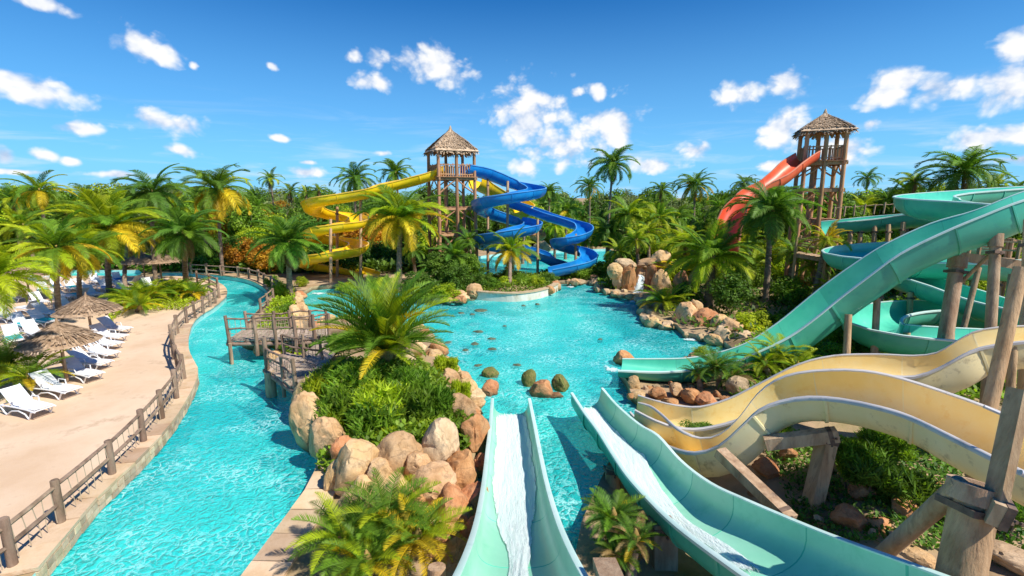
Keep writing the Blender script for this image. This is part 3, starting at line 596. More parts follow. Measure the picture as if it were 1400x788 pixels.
# ------------------------------------------------------------------ thatch, towers, fences, bridge, supports
def thatch_cone(mb, R0, H, layers, per, sides=0, strand=.5, wid=.07, seed=1, eave=0.25):
    """layers of hanging straw strands over a cone (sides=0) or a pyramid"""
    rd = random.Random(seed)
    def edge(a):
        if not sides: return 1.0
        k = math.pi/sides; return math.cos(k)/math.cos((a % (2*k))-k)
    n = max(24, sides*6); vs = [(0, 0, H)]
    for ring in (0.5, 1.0):
        for k in range(n):
            a = 2*math.pi*k/n; r = R0*ring*edge(a); vs.append((math.cos(a)*r, math.sin(a)*r, H*(1-ring)-.02+.06*H*math.sin(math.pi*ring)))
    fs = [(0, 1+k, 1+(k+1) % n) for k in range(n)]+[(1+k, 1+n+k, 1+n+(k+1) % n, 1+(k+1) % n) for k in range(n)]
    mb.add(vs, fs)
    for l in range(layers):
        f = .06+.94*(l+1)/layers; cnt = int(per*(.25+.75*f))
        for q in range(cnt):
            a = rd.uniform(0, 2*math.pi); ff_ = f+rd.uniform(-.04, .03)
            r1 = R0*ff_*edge(a)*1.0; s = strand*rd.uniform(.7, 1.25); dr = s*R0/math.hypot(R0, H); dz = s*H/math.hypot(R0, H)
            z1 = H*(1-ff_)+.05+.05*H*math.sin(math.pi*min(1, ff_)); r0 = max(.01, r1-dr); z0 = z1+dz*.95
            if l == layers-1: z1 -= eave*rd.uniform(.2, 1); r1 -= .02
            da = wid/max(r1, .1)*rd.uniform(.6, 1.4)/2; sk = rd.uniform(-.04, .04)
            lift = rd.uniform(.01, .07)
            mb.add([(math.cos(a-da)*r0, math.sin(a-da)*r0, z0), (math.cos(a+da)*r0, math.sin(a+da)*r0, z0), (math.cos(a+da+sk)*r1, math.sin(a+da+sk)*r1, z1+lift), (math.cos(a-da+sk)*r1, math.sin(a-da+sk)*r1, z1+lift)], [(0, 1, 2, 3)])
def parasol(px, py, ztop, r, label, h=.75, seed=1):
    b = G(px, py, .35); root = empty('thatched_parasol', b, label, 'parasol', 'thatched parasols on the deck')
    mb = MB(); mb.tube([(0, 0, 0), (.01, 0, ztop*.5), (0, 0, ztop-h*.5)], [.07, .06, .055], 8); mb.build('pole', M['wood_g'], root, 60)
    mb = MB(); thatch_cone(mb, r, h, 9, 150, strand=.42, wid=.05, seed=seed); o = mb.build('canopy', M['thatch'], root, kind='stuff', loc=(0, 0, ztop-h))
    mb = MB(); mb.tube([(0, 0, ztop-.05), (0, 0, ztop+.12), (.02, 0, ztop+.3)], [.09, .06, .015], 7); mb.build('finial', M['thatch'], o).location = (0, 0, h-ztop)
    mb = MB()
    for k in range(8):
        a = k*math.pi/4; mb.beam((0, 0, ztop-h*.35), (math.cos(a)*r*.9, math.sin(a)*r*.9, ztop-h+.0), .04, .04)
    mb.build('rafters', M['wood'], o).location = (0, 0, h-ztop)
def log(mb, a, b, r, n=7, bend=.03):
    a = Vector(a); b = Vector(b); mid = (a+b)/2+Vector((random.uniform(-bend, bend), random.uniform(-bend, bend), random.uniform(-bend, bend)))
    mb.tube([a, (a*2+mid)/3*1.0 if False else a.lerp(mid, .5), mid, mid.lerp(b, .5), b], [r*1.05, r, r*1.02, r*.97, r*.95], n, wob=.05)
def tower(x, y, z0, size, zp, zt, rz, label, roofh, roofR, mids, seed, lean=0):
    root = empty('slide_tower', (x, y, z0), label, 'tower', 'thatched slide towers', rz); h = size/2; zp -= z0; zt -= z0
    cs = [(-h, -h), (h, -h), (h, h), (-h, h)]
    posts = cs+[(0, -h), (0, h), (-h*.35, 0)]
    for (a, b) in posts:
        mb = MB(); top = zt if (a, b) != posts[6] else zp
        log(mb, (a*1.08, b*1.08, -.6), (a, b, top), .17, 8); mb.build('post', M['wood_t'], root, 50)
    for zz in [zp]+[m-z0 for m in mids]:
        full = zz == zp; k = 14
        for i in range(k):
            xx = -h-.25+(size+.5)*(i+.5)/k
            mb = MB(); mb.box((0, 0, 0), ((size+.5)/k-.02, size+(.5 if full else 0.1), .06), jit=.004); 
            if full or i % 2 == 0: mb.build('deck_board', M['wood_t'], root, loc=(xx, 0, zz))
        for (a, b, c, d) in ((-h-.3, -h, h+.3, -h), (-h-.3, h, h+.3, h), (-h, -h-.3, -h, h+.3), (h, -h-.3, h, h+.3)):
            mb = MB(); mb.beam((a, b, zz-.17), (c, d, zz-.17), .16, .24); mb.build('beam', M['wood_t'], root)
    # railing with one baluster after another
    for (ax, ay), (bx, by) in zip(cs, cs[1:]+cs[:1]):
        for hh in (1.15, .25):
            mb = MB(); mb.beam((ax, ay, zp+hh), (bx, by, zp+hh), .07, .09); mb.build('rail', M['wood_t'], root)
        nb = int(size/.24)
        for k in range(1, nb):
            t = k/nb; mb = MB(); mb.beam((ax+(bx-ax)*t, ay+(by-ay)*t, zp+.03), (ax+(bx-ax)*t, ay+(by-ay)*t, zp+1.2+random.uniform(-.08, .12)), .10, .035); mb.build('baluster', M['wood_t'], root)
    # crooked log braces
    lv = sorted([m-z0 for m in mids]+[zp]); 
    for (ax, ay), (bx, by) in zip(cs, cs[1:]+cs[:1]):
        prev = 0.3
        for z_ in lv:
            mb = MB(); mx_ = (ax+bx)/2; my_ = (ay+by)/2; zm = prev+(z_-prev)*.45
            log(mb, (ax, ay, zm), (mx_, my_, z_-.2), .07, 6, .12); mb.build('brace', M['wood_t'], root, 50)
            mb = MB(); log(mb, (bx, by, zm), (mx_, my_, z_-.2), .07, 6, .12); mb.build('brace', M['wood_t'], root, 50); prev = z_
    # stairs inside
    rise = (zp-1)/14
    for k in range(14):
        mb = MB(); s_ = -1 if (k//5) % 2 else 1; t = (k % 5)/5-.4
        mb.box((0, 0, 0), (.3, 1.1, .05)); mb.build('stair_tread', M['wood_t'], root, loc=(s_*t*size*.8, h*.45, 1+rise*k))
    roof = MB(); thatch_cone(roof, roofR, roofh, 12, 420, sides=4, strand=.75, wid=.09, seed=seed, eave=.45)
    ro = roof.build('thatched_roof', M['thatch2'], root, kind='stuff', loc=(0, 0, zt-.15)); ro.rotation_euler = (0, 0, R(45))
    mb = MB(); mb.tube([(0, 0, 0), (0, 0, .3), (.03, 0, .55)], [.2, .13, .04], 7); mb.build('roof_finial', M['thatch2'], ro, loc=(0, 0, roofh-.1))
    for (ax, ay), (bx, by) in zip(cs, cs[1:]+cs[:1]):
        mb = MB(); mb.beam((ax, ay, zt-.12), (bx, by, zt-.12), .14, .18); mb.build('roof_beam', M['wood_t'], root)
        mb = MB(); mb.beam((ax*1.15, ay*1.15, zt+.02), (0, 0, zt+roofh*.85), .1, .1); mb.build('rafter', M['wood_t'], root)
    return root
c = P(617, 240, 48.5)
tower(c.x, c.y, hz(c.x, c.y), 3.6, P(617, 243, 48.5).z, P(617, 207, 48.5).z, R(24), 'square timber tower with a pointed thatched roof between the yellow and blue slides', 2.1, 3.15, [P(617, 283, 48.5).z, P(617, 318, 48.5).z], 4)
c = P(1123, 225, 40)
t2 = tower(c.x, c.y, hz(c.x, c.y), 2.7, P(1129, 222, 40).z, P(1129, 180, 40).z, R(-20), 'tall leaning timber tower with a ragged thatched roof above the coral slide', 1.4, 2.8, [P(1129, 258, 40).z, P(1129, 300, 40).z, P(1129, 335, 40).z], 9)
t2.rotation_euler = (0, R(-.6), R(-20))
# --- pole fences
def fence(base, label, h=1.1, rails=(.95, .5), r=.09, rr=.05, spacing=None, net=True, name='log_fence', group=None, closed=False, mt='wood', zf=None):
    root = empty(name, base[0], label, 'fence', group); b0 = Vector(base[0])
    for i, p in enumerate(base):
        p = Vector(p)-b0; hh = h*random.uniform(.95, 1.1)
        mb = MB(); tx, ty = random.uniform(-.03, .03), random.uniform(-.03, .03)
        mb.tube([p, p+Vector((tx*.5, ty*.5, hh*.5)), p+Vector((tx, ty, hh-.02)), p+Vector((tx, ty, hh))], [r*1.03, r, r*.98, r*.8], 9, wob=.04); mb.build('post', M[mt], root, 50)
    for a, b in zip(base[:-1], base[1:]):
        a = Vector(a)-b0; b = Vector(b)-b0
        for q in rails:
            mb = MB(); log(mb, a+Vector((0, 0, q+random.uniform(-.03, .03))), b+Vector((0, 0, q+random.uniform(-.03, .03))), rr, 6, .025); mb.build('rail', M[mt], root, 50)
        if net:
            mb = MB(); K = max(3, int((b-a).length/.28))
            for k in range(K):
                t = (k+.5)/K; p = a.lerp(b, t); s_ = random.uniform(-.12, .12)
                mb.tube([p+Vector((0, 0, rails[0])), p+Vector((0, 0, .55))+(b-a).normalized()*s_*.6, p+Vector((0, 0, .1))+(b-a).normalized()*s_], .012, 4, False)
            mb.build('rope_netting', M['rope'], root)
    return root
def gp(lst, z=.40): return [G(a, b, z) for a, b in lst]
FN = gp([(-62, 830), (18, 776), (84, 716), (154, 650), (197, 605), (222, 574), (242, 546), (252, 520), (244, 505), (238, 490), (236, 474), (243, 457), (256, 443), (267, 436), (278, 429), (288, 421), (295, 416), (300, 409), (298, 397), (287, 391), (270, 388)])
fence(FN, 'brown log rail fence along the deck edge of the river', net=True)
FF = gp([(262, 375), (283, 376), (303, 377.5), (326, 379.5), (341, 381.5), (354, 385.5), (362, 389.5), (372, 394), (380, 402)])
fence(FF, 'log rail fence round the far bend of the river, under the trees', r=.12, rr=.06, net=False)
FI = gp([(357, 428), (366, 421), (374, 412)], .4); fence(FI, 'short row of low posts beside the shrubs on the strip behind the bridge', h=1.0, net=False)
# --- bridge
def bridge():
    z = 1.15; root = empty('log_footbridge', G(380, 470, z), 'crooked log and rope footbridge crossing from the river to the palm island', 'footbridge'); b0 = root.location.copy()
    def deck(A0, A1, B0, B1, n, zz):
        A0, A1, B0, B1 = [G(*q, zz) for q in (A0, A1, B0, B1)]
        for i in range(n):
            t0 = i/n+.003; t1 = (i+1)/n-.004; q = [A0.lerp(B0, t0), A0.lerp(B0, t1), A1.lerp(B1, t1), A1.lerp(B1, t0)]
            q = [v-b0+Vector((0, 0, random.uniform(-.012, .012))) for v in q]; e = (q[3]-q[0]).normalized()*random.uniform(0, .09)
            q[0] -= e; q[3] += e; q[1] -= e; q[2] += e
            lo = [v-Vector((0, 0, .07)) for v in q]; mb = MB()
            mb.add(q+lo, [(0, 1, 2, 3), (7, 6, 5, 4), (0, 4, 5, 1), (1, 5, 6, 2), (2, 6, 7, 3), (3, 7, 4, 0)]); mb.build('deck_plank', M['plank'], root)
        for a, b in ((A0, B0), (A1, B1)):
            mb = MB(); log(mb, a-b0-Vector((0, 0, .2)), b-b0-Vector((0, 0, .2)), .11, 8, .04); mb.build('stringer', M['wood'], root, 50)
    deck((310, 465), (330, 452), (452, 463), (450, 449), 22, z)
    deck((362, 501), (388, 482), (402, 530), (440, 492), 12, z-.1)
    deck((403, 531), (441, 492), (428, 548), (470, 500), 4, z-.08)
    deck((405, 492), (440, 463), (445, 500), (470, 466), 8, z-.05)
    def post(px, py, zb, zt, r=.085):
        a = G(px, py, z)-b0; mb = MB(); mb.tube([a+Vector((0, 0, zb-z)), a+Vector((.02, 0, (zb+zt)/2-z)), a+Vector((random.uniform(-.06, .06), 0, zt-z))], [r*1.1, r, r*.9], 8, wob=.06); mb.build('post', M['wood'], root, 50); return a
    fr = [post(x, y, -.3 if i in (0, 2) else .4, z+1.25) for i, (x, y) in enumerate([(313, 466), (350, 466), (377, 465), (404, 466), (430, 464), (450, 462)])]
    bk = [post(x, y, .4, z+1.0) for x, y in [(338, 451), (375, 451), (398, 450), (424, 449), (446, 448)]]
    lw = [post(365, 502, -1.0, z+1.25, .1), post(386, 515, .3, z+.9, .07), post(404, 530, .1, z+1.1, .08)]
    l2 = [post(388, 481, .3, z+.8, .07), post(415, 487, .3, z+1.0, .07), post(440, 490, .3, z+1.0, .07)]
    for a_, off in ((fr, 1.15), (bk, .9), (lw, .85), (l2, .75)):
        for a, b in zip(a_[:-1], a_[1:]):
            for q in (off, off*.52):
                mb = MB(); log(mb, a+Vector((0, 0, q+random.uniform(-.05, .05))), b+Vector((0, 0, q+random.uniform(-.05, .05))), .045, 6, .06); mb.build('rail', M['wood'], root, 50)
            mb = MB(); K = 5
            for k in range(K):
                p = a.lerp(b, (k+.5)/K); mb.tube([p+Vector((0, 0, off*.9)), p+Vector((random.uniform(-.05, .05), 0, .05))], .012, 4, False)
            for q in (.2, .38): mb.tube([a+Vector((0, 0, q)), a.lerp(b, .5)+Vector((0, 0, q-.08)), b+Vector((0, 0, q))], .013, 4, False)
            mb.build('rope_netting', M['rope'], root)
    # pier under the lower landing
    a = G(368, 505, z)-b0; mb = MB(); mb.tube([a+Vector((0, 0, -z-.9)), a+Vector((0, 0, -.1))], [.22, .2], 12, wob=.04); mb.build('pier', M['wood_g'], root, 50)
    a = G(314, 467, z)-b0; mb = MB(); mb.tube([a+Vector((0, 0, -z-.9)), a+Vector((0, 0, -.1))], [.08, .08], 8, wob=.04); mb.build('pier', M['wood_g'], root, 50)
bridge()
# --- slide supports
def timber(a, b, w, h, label, cat='support post', mt='wood_g', group=None, name='slide_support', bevel=True, cap=None, L_ok=True):
    a = Vector(a); b = Vector(b); root = empty(name, a, label, cat, group); d = (b-a)
    mb = MB(); mb.tube([Vector((0, 0, 0)), d*.33+Vector((.01, .01, 0)), d*.66, d], [w/2*1.05, w/2, w/2*.98, w/2*.95] if not h else [w/2]*4, 12 if not h else 4, wob=.02) if not h else mb.beam((0, 0, 0), d, w, h)
    mb.build('timber' if h else 'log', M[mt], root, 50)
    if w > .22 and 'end' not in label:
        q = d*.9; u = d.normalized(); sd_ = u.cross(Vector((0, 1, 0))).normalized() if abs(u.y) < .9 else Vector((1, 0, 0)); br = MB()
        br.beam(q-u*.05, q+u*.05, w*1.06, (h or w)*1.06); bo = br.build('bracket', M['iron'], root)
        for s_ in (-.03, .03):
            bb = MB(); cpt = q+u*s_; bb.tube([cpt+Vector((0, -w*.62, 0)), cpt+Vector((0, -w*.72, 0))], .028, 6); bb.build('bolt', M['iron'], bo)
    if cap: mb = MB(); mb.tube([d*.93, d*1.0], [w/2*1.25]*2, 12); mb.build('collar', M['wood_g'], root, 50)
    return root
def px_post(px0, py0, t0, px1, py1, w, h, label, **k):  # top pixel and a ground pixel
    a = P(px0, py0, t0); b = P(px1, py1, t0); d = (b-a).normalized(); L = (a.z-hz(a.x, a.y)+.3)/max(.2, -d.z); return timber(a+d*L, a, w, h, label, **k)
px_post(1310, 352, 18.6, 1296, 440, .5, 0, 'thick grey green post holding up the large teal slide', mt='wood_g', cap=True)
px_post(1396, 366, 10.5, 1358, 534, .28, 0, 'slender weathered log pole rising between the cream slides at the right edge', mt='wood_n')
px_post(1338, 366, 20, 1322, 430, .22, 0, 'thin post under the beam behind the large teal slide')
px_post(1382, 375, 21, 1374, 440, .2, 0, 'second thin post near the right edge, under the same beam')
timber(P(1306, 350, 18.9), P(1420, 366, 18.5), .3, .35, 'horizontal grey beam running right from the thick post', cat='beam')
px_post(1337, 662, 7.2, 1310, 800, .58, 0, 'massive tan log standing under the nearer cream slide', mt='wood_n', cap=True)
timber(P(1316, 662, 7.2), P(1165, 795, 9.6), .27, 0, 'dark round brace slanting down from the massive log', cat='brace', mt='wood_g')
timber(P(1394, 532, 6.9), P(1360, 690, 6.9), .14, .24, 'grey squared timber clamped to the cream slide at the right edge', cat='timber', mt='wood_g')
timber(P(1350, 694, 6.9), P(1376, 704, 6.8), .3, .34, 'short grey clamp block beside the massive log', cat='timber', mt='wood_g')
timber(P(1395, 646, 6.6), P(1440, 666, 6.5), .07, 0, 'steel pipe poking in from the right edge', cat='pipe', mt='steel')
px_post(1133, 592, 11.9, 1108, 700, .30, .40, 'squared tan trestle post under the hump of the nearer cream slide', mt='wood_n')
timber(P(1046, 606, 12.3), P(1145, 594, 11.7), .28, .3, 'trestle cross beam under the hump of the nearer cream slide', cat='beam', mt='wood_g')
timber(P(984, 618, 12.4), P(1082, 712, 10.6), .3, .24, 'pale sloping timber lying beside the trestle', cat='beam', mt='wood_g')
timber(P(838, 800, 6.6), P(826, 770, 7.2), .34, .16, 'stubby timber end at the bottom edge between the front slides', cat='timber', mt='wood_g')
px_post(838, 640, 13.4, 835, 700, .42, 0, 'round brown pier standing in the water under the wavy slide', mt='wood_n')
px_post(906, 712, 10.6, 906, 760, .5, .5, 'pale block pier under the wavy slide near the bottom', mt='cream_o' if False else 'wood_g')
px_post(597, 775, 8.2, 597, 800, .32, 0, 'cut log end at the bottom edge beside the cycad', mt='wood_n')
for (x, y, t, y2, lb_) in [(694, 248, 48, 380, 'tall pole in the middle of the blue coil'), (787, 320, 48, 380, 'pole beside the zigzag blue slide'), (667, 240, 49.5, 300, 'pole under the top of the blue slide'),
                        (461, 283, 47, 380, 'pale pole behind the yellow coil'), (452, 300, 44, 385, 'pale pole in front of the yellow coil'), (493, 262, 46, 385, 'pale pole right of the yellow coil'), (735, 300, 50, 360, 'slim pole between the two blue slides')]:
    px_post(x, y, t, x, y2, .28, 0, lb_, mt='wood_n', group='poles carrying the far slides')
for i, (x, y, t) in enumerate([(1163, 304, 34), (1177, 304, 34), (1196, 303, 33.5), (1215, 303, 33), (1235, 300, 32.6), (1258, 308, 32)]):
    px_post(x, y+4, t, x-3, y+60, .3, 0, 'slim timber pole under the level teal flume, '+('nearest the tower', 'second from the tower', 'third from the tower', 'third from the turn', 'second from the turn', 'nearest the teal turn')[i], mt='wood_n', group='poles under the level flume')
for i, (x, y, t) in enumerate([(1165, 360, 26), (1205, 372, 25), (1245, 400, 24), (1285, 372, 24.6), (1330, 372, 24.3), (1240, 455, 20), (1300, 455, 18.9), (1160, 430, 18.9), (1200, 460, 21), (1060, 480, 20), (1365, 380, 24)]):
    px_post(x, y, t, x-3, y+60, .26, 0, ['post at the sharp bend of the middle teal slide', 'post right of the sharp teal bend', 'post below the slanting teal slide, left', 'post under the middle teal slide, centre', 'post under the middle teal slide, right', 'post below the round bowl bend, left', 'post below the round bowl bend, right', 'post at the left of the bowl bend, under the large slide', 'post in the shade beside the bowl bend', 'lone post under the lower part of the large teal slide', 'post behind the thick posts at the right'][i], mt='wood_n', group='posts below the teal slides')
px_post(1408, 300, 14, 1404, 420, .3, 0, 'tall post cut by the right edge beside the large teal slide', mt='wood_n')
px_post(1362, 320, 17.2, 1356, 420, .34, 0, 'log post under the large teal slide near the right edge', mt='wood_g', cap=True)
timber(P(1300, 400, 18.9), P(1362, 340, 17.6), .14, 0, 'diagonal log brace between the two big posts', cat='brace', mt='wood_n')
px_post(1200, 392, 19.5, 1196, 470, .26, 0, 'post under the middle of the large teal slide', mt='wood_g')
timber(P(1345, 556, 8.6), P(1420, 590, 8.2), .06, 0, 'steel handrail along the cream slide at the right edge', cat='handrail', mt='steel')
px_post(1385, 470, 12.2, 1380, 560, .2, 0, 'short post under the farther cream slide at the right edge', mt='wood_n')
# railing on the level flume
fence([P(1140+ (1262-1140)*k/9, 297-9*k/9, 33.6-1.6*k/9) for k in range(10)], 'pale handrail along the level teal flume', h=.7, rails=(.6,), r=.05, rr=.03, net=False, name='handrail', mt='wood_g')
def walkway(lst, w, label):
    pts_ = [P(*q) for q in lst]; root = empty('timber_walkway', pts_[0], label, 'walkway'); b0 = pts_[0]
    for a, b in zip(pts_[:-1], pts_[1:]):
        d = (b-a); n = max(2, int(d.length/.25)); u = Vector((-d.y, d.x, 0)).normalized()
        for k in range(n):
            c_ = a.lerp(b, (k+.5)/n)-b0; mb = MB(); mb.beam(c_-u*w/2, c_+u*w/2, d.length/n-.02, .05); mb.build('deck_board', M['wood_g'], root)
        for s_ in (-1, 1): mb = MB(); mb.beam(a-b0+u*s_*w/2-Vector((0, 0, .15)), b-b0+u*s_*w/2-Vector((0, 0, .15)), .1, .2); mb.build('beam', M['wood_g'], root)
        for k in range(0, n+1, 6):
            for s_ in (-1, 1):
                c_ = a.lerp(b, k/n)-b0+u*s_*w/2; zg = hz(c_.x+b0.x, c_.y+b0.y)-b0.z; mb = MB(); mb.tube([Vector((c_.x, c_.y, zg-.2)), c_+Vector((0, 0, 1.1))], .09, 7); mb.build('post', M['wood_n'], root, 50)
        for s_ in (-1, 1):
            for q in (1.0, .55): mb = MB(); mb.beam(a-b0+u*s_*w/2+Vector((0, 0, q)), b-b0+u*s_*w/2+Vector((0, 0, q)), .06, .08); mb.build('rail', M['wood_n'], root)
walkway([(1090, 345, 33), (1130, 352, 32), (1160, 352, 31)], 1.6, 'timber walkway with rails at the foot of the right tower')
walkway([(1330, 352, 27), (1400, 356, 26), (1450, 358, 26)], 1.6, 'timber walkway behind the teal slides at the right edge')
parasol(92, 522, 2.5, 1.38, 'nearest thatched parasol, over the row of white loungers', seed=2)
parasol(127, 466, 2.4, 1.5, 'thatched parasol just behind the nearest one, over the loungers', seed=3)
parasol(42, 412, 2.9, 1.9, 'thatched parasol far left, half hidden behind palm leaves', seed=4)
parasol(222, 389, 2.8, 1.7, 'thatched parasol beyond the cycads, near the head of the river', seed=5)
parasol(199, 388, 2.7, 1.7, 'low thatched parasol left of the one near the river head', seed=6)
# --- planter wall in front of the middle island
def planter():
    a = [G(x, y, 0) for x, y in [(643, 409), (665, 411.5), (700, 413), (730, 410), (752, 404), (763, 398)]]
    C = cat_rom([tuple(q) for q in a], .4); root = empty('curved_planter_wall', a[0], 'low curved whitewashed wall holding the planting in front of the blue slides', 'planter wall'); b0 = a[0]
    mb = MB(); mc = MB(); n = len(C); hgt = .62
    for m_, w0, zlo, zhi in ((mb, .35, -1.1, hgt), (mc, .5, hgt, hgt+.1)):
        vs = []
        for i in range(n):
            p = Vector(C[i]); d = Vector(C[min(i+1, n-1)]-C[max(i-1, 0)]).normalized(); u = Vector((-d.y, d.x, 0)); e = (w0-.35)/2
            for s_, z in ((-e, zlo), (-e, zhi), (w0-e, zhi), (w0-e, zlo)): q = p+u*s_-b0; vs.append((q.x, q.y, z))
        m_.add(vs, [(i*4+k, i*4+(k+1) % 4, i*4+4+(k+1) % 4, i*4+4+k) for i in range(n-1) for k in range(4)]+[(0, 1, 2, 3), (n*4-1, n*4-2, n*4-3, n*4-4)])
    mb.build('wall', M['white'], root); mc.build('wall_cap', M['coping'], root)
planter()
# --- loungers
def lounger_meshes():
    d = {}; mb = MB()
    for s_ in (-.3, .3):
        mb.tube([(-.95, s_, .33), (-.2, s_, .36), (.5, s_, .36), (.98, s_, .32)], .028, 6)
        mb.tube([(-.95, s_, .33), (-.75, s_*1.05, .10), (-.62, s_*1.05, .02)], .026, 6); mb.tube([(.95, s_, .32), (.80, s_*1.05, .30), (.62, s_*1.05, .02)], .026, 6)
        mb.tube([(-.62, s_*1.05, .02), (-.3, s_*1.05, .2), (.1, s_*1.05, .26), (.45, s_*1.05, .18), (.62, s_*1.05, .02)], .024, 6)
    for x in (-.9, -.2, .45, .96): mb.tube([(x, -.3, .34), (x, .3, .34)], .022, 6)
    d['frame'] = mb.mesh('frame', M['plastic'], 50)
    mb = MB()
    for k in range(9): mb.box((-.22+.135*k, 0, .385), (.125, .56, .022))
    d['seat'] = mb.mesh('seat', M['sling'])
    mb = MB(); 
    for k in range(6):
        t = .06+k*.128; mb.box((-.28-t*math.cos(.75), 0, .40+t*math.sin(.75)), (.122, .54, .022), Matrix.Rotation(.75, 3, 'Y'))
    for s_ in (-.28, .28): mb.tube([(-.26, s_, .38), (-.28-.80*math.cos(.75), s_, .38+.80*math.sin(.75))], .022, 6)
    d['backrest'] = mb.mesh('backrest', M['sling'])
    mb = MB()
    for s_ in (-.27, .27): mb.tube([(-.26, s_, .42), (-.26, s_*1.1, .56), (.1, s_*1.1, .56), (.16, s_, .4)], .022, 5)
    d['armrest'] = mb.mesh('armrest', M['plastic'], 50)
    mb = MB()
    K = 8; vs = [(-.25+1.1*i/K, y, .41+.012*math.sin(i*2+y*9)+(.0 if abs(y) < .3 else -.12)) for i in range(K+1) for y in (-.34, -.27, -.1, .1, .27, .34)]
    mb.add(vs, [(i*6+j, i*6+6+j, i*6+7+j, i*6+1+j) for i in range(K) for j in range(5)]); d['towel'] = mb.mesh('towel', M['towel'], 180)
    return d
LM = lounger_meshes(); LMb = LM['towel'].copy(); LMb.materials[0] = M['towelb']
def lounger(px, py, rz, label, towel=None, near=True):
    p = G(px, py, .35); root = empty('sun_lounger', p, label, 'sun lounger', 'sun loungers on the deck', rz)
    for k in ('frame', 'seat', 'backrest', 'armrest') if near else ('frame', 'seat', 'backrest'): link(k, LM[k], root)
    if towel:
        o = link('beach_towel', LM['towel'] if towel == 1 else LMb, None); o.matrix_world = Matrix.Translation(p) @ Matrix.Rotation(rz, 4, 'Z') @ Matrix.Translation((0, 0, .01))
        tag(o, ('teal' if towel == 1 else 'blue')+' towel spread on '+label, 'towel', 'towels on the loungers')
near = [(40, 566, 'nearest white lounger, at the left edge of the deck'), (78, 541, 'second white lounger, beside the nearest one'), (113, 519, 'third white lounger, beside the pole of the nearest parasol'), (124, 504, 'fourth white lounger in the row, its back raised'),
        (138, 490, 'fifth white lounger, in the shade edge of the nearest parasol'), (143, 477, 'sixth white lounger, half under the parasols'), (150, 467, 'seventh white lounger, under the rear parasol'), (158, 456, 'last white lounger of the front row, beside the rear parasol')]
for i, (x, y, l) in enumerate(near): lounger(x, y, R(-14+random.uniform(-5, 5)), l)
far = [(66, 434, 'far lounger behind the rear parasol, left of a palm trunk', 0), (94, 424, 'far lounger right of the palm trunk', 0), (33, 450, 'lounger at the left edge with a teal cover', 1), (60, 445, 'lounger behind the nearest parasol top', 1), (99, 398, 'far back lounger with a teal cover', 1),
       (118, 396, 'far back lounger left of two palm trunks', 0), (133, 389, 'far back lounger by the little lagoon', 0), (162, 387, 'far back lounger right of the stump', 2), (60, 402, 'far back lounger near the left parasol', 1), (78, 396, 'far back lounger facing the lagoon', 2), (182, 390, 'farthest lounger before the small parasols', 0),
       (40, 428, 'lounger in the second row near the left edge', 0), (147, 398, 'lounger beside the low stone ledge', 2), (205, 396, 'lounger under the small parasols', 0), (110, 409, 'lounger in the middle of the far deck', 1), (88, 410, 'lounger left of the middle of the far deck', 0)]
far += [(20, 470, 'lounger at the left edge above the cycad', 1), (48, 462, 'lounger just left of the nearest parasol top', 0), (12, 440, 'lounger at the far left, third row', 0), (55, 418, 'lounger in the third row, before a palm trunk', 0), (25, 412, 'lounger in the fourth row at the left', 1), (72, 384, 'backmost lounger left of the lagoon', 0), (45, 388, 'backmost lounger near the left edge', 2), (128, 407, 'lounger right of the middle of the far deck', 0), (15, 396, 'lounger under the far left parasol', 0), (170, 400, 'lounger in front of the stump behind the cycads', 0)]
for x, y, l, tw in far: lounger(x, y, R(random.choice((-20, -35, 160, -10))+random.uniform(-8, 8)), l, tw, False)
# ------------------------------------------------------------------ boulders
def rock_mesh(seed, ang=.5, sub=4, mt='rock'):
    rd = random.Random(seed); bm = bmesh.new(); bmesh.ops.create_icosphere(bm, subdivisions=sub, radius=1)
    planes = [(Vector((rd.gauss(0, 1), rd.gauss(0, 1), rd.gauss(0, .8))).normalized(), rd.uniform(.60, .88)) for _ in range(15)]
    o = Vector((seed*7.3, 0, 0))
    for v in bm.verts:
        n = v.co.normalized(); p = n.copy()
        for pn, d in planes:
            k = p.dot(pn)
            if k > d: p -= pn*(k-d)*min(1, ang*1.15)
        p *= 1+.14*noise.noise(n*1.3+o)+.07*noise.noise(n*3.1+o)
        cr = abs(noise.noise(n*2.2+o*2)); p *= 1-.09*max(0, 1-cr*11)
        p *= 1+.034*noise.fractal(n*7+o, .9, 2, 5)
        v.co = p
    me = bpy.data.meshes.new('boulder'); bm.to_mesh(me); bm.free(); me.materials.append(M[mt]); me.polygons.foreach_set('use_smooth', [True]*len(me.polygons)); me.set_sharp_from_angle(angle=R(38)); return me
ROCKS = {k: [rock_mesh(s, a, 4, k) for s in ss] for k, ss, a in (('rock', (1, 2, 3, 4), .66), ('rock_o', (5, 6), .8), ('rock_g', (7, 8, 9), .6), ('rock_m', (10, 11), .6), ('rock_w', (12, 13), .5))}
def boulder(px, py, zc, rx, ry, label, mt='rock', group=None, deep=.85, rz=None, name='boulder'):
    t = TT(px, py, zc) if zc < 10 else zc; p = P(px, py, t); k_ = 1.16 if (name == 'boulder' and zc > .3 and px < 680) else 1.06; s = rx*t/FOC*k_; h = ry*t/FOC*k_
    me = random.choice(ROCKS[mt]); o = link(name, me, None, loc=p, rot=(random.uniform(-.3, .3), random.uniform(-.3, .3), random.uniform(0, 6.3) if rz is None else rz), scale=(s, s*deep, h))
    return tag(o, label, 'boulder', group)
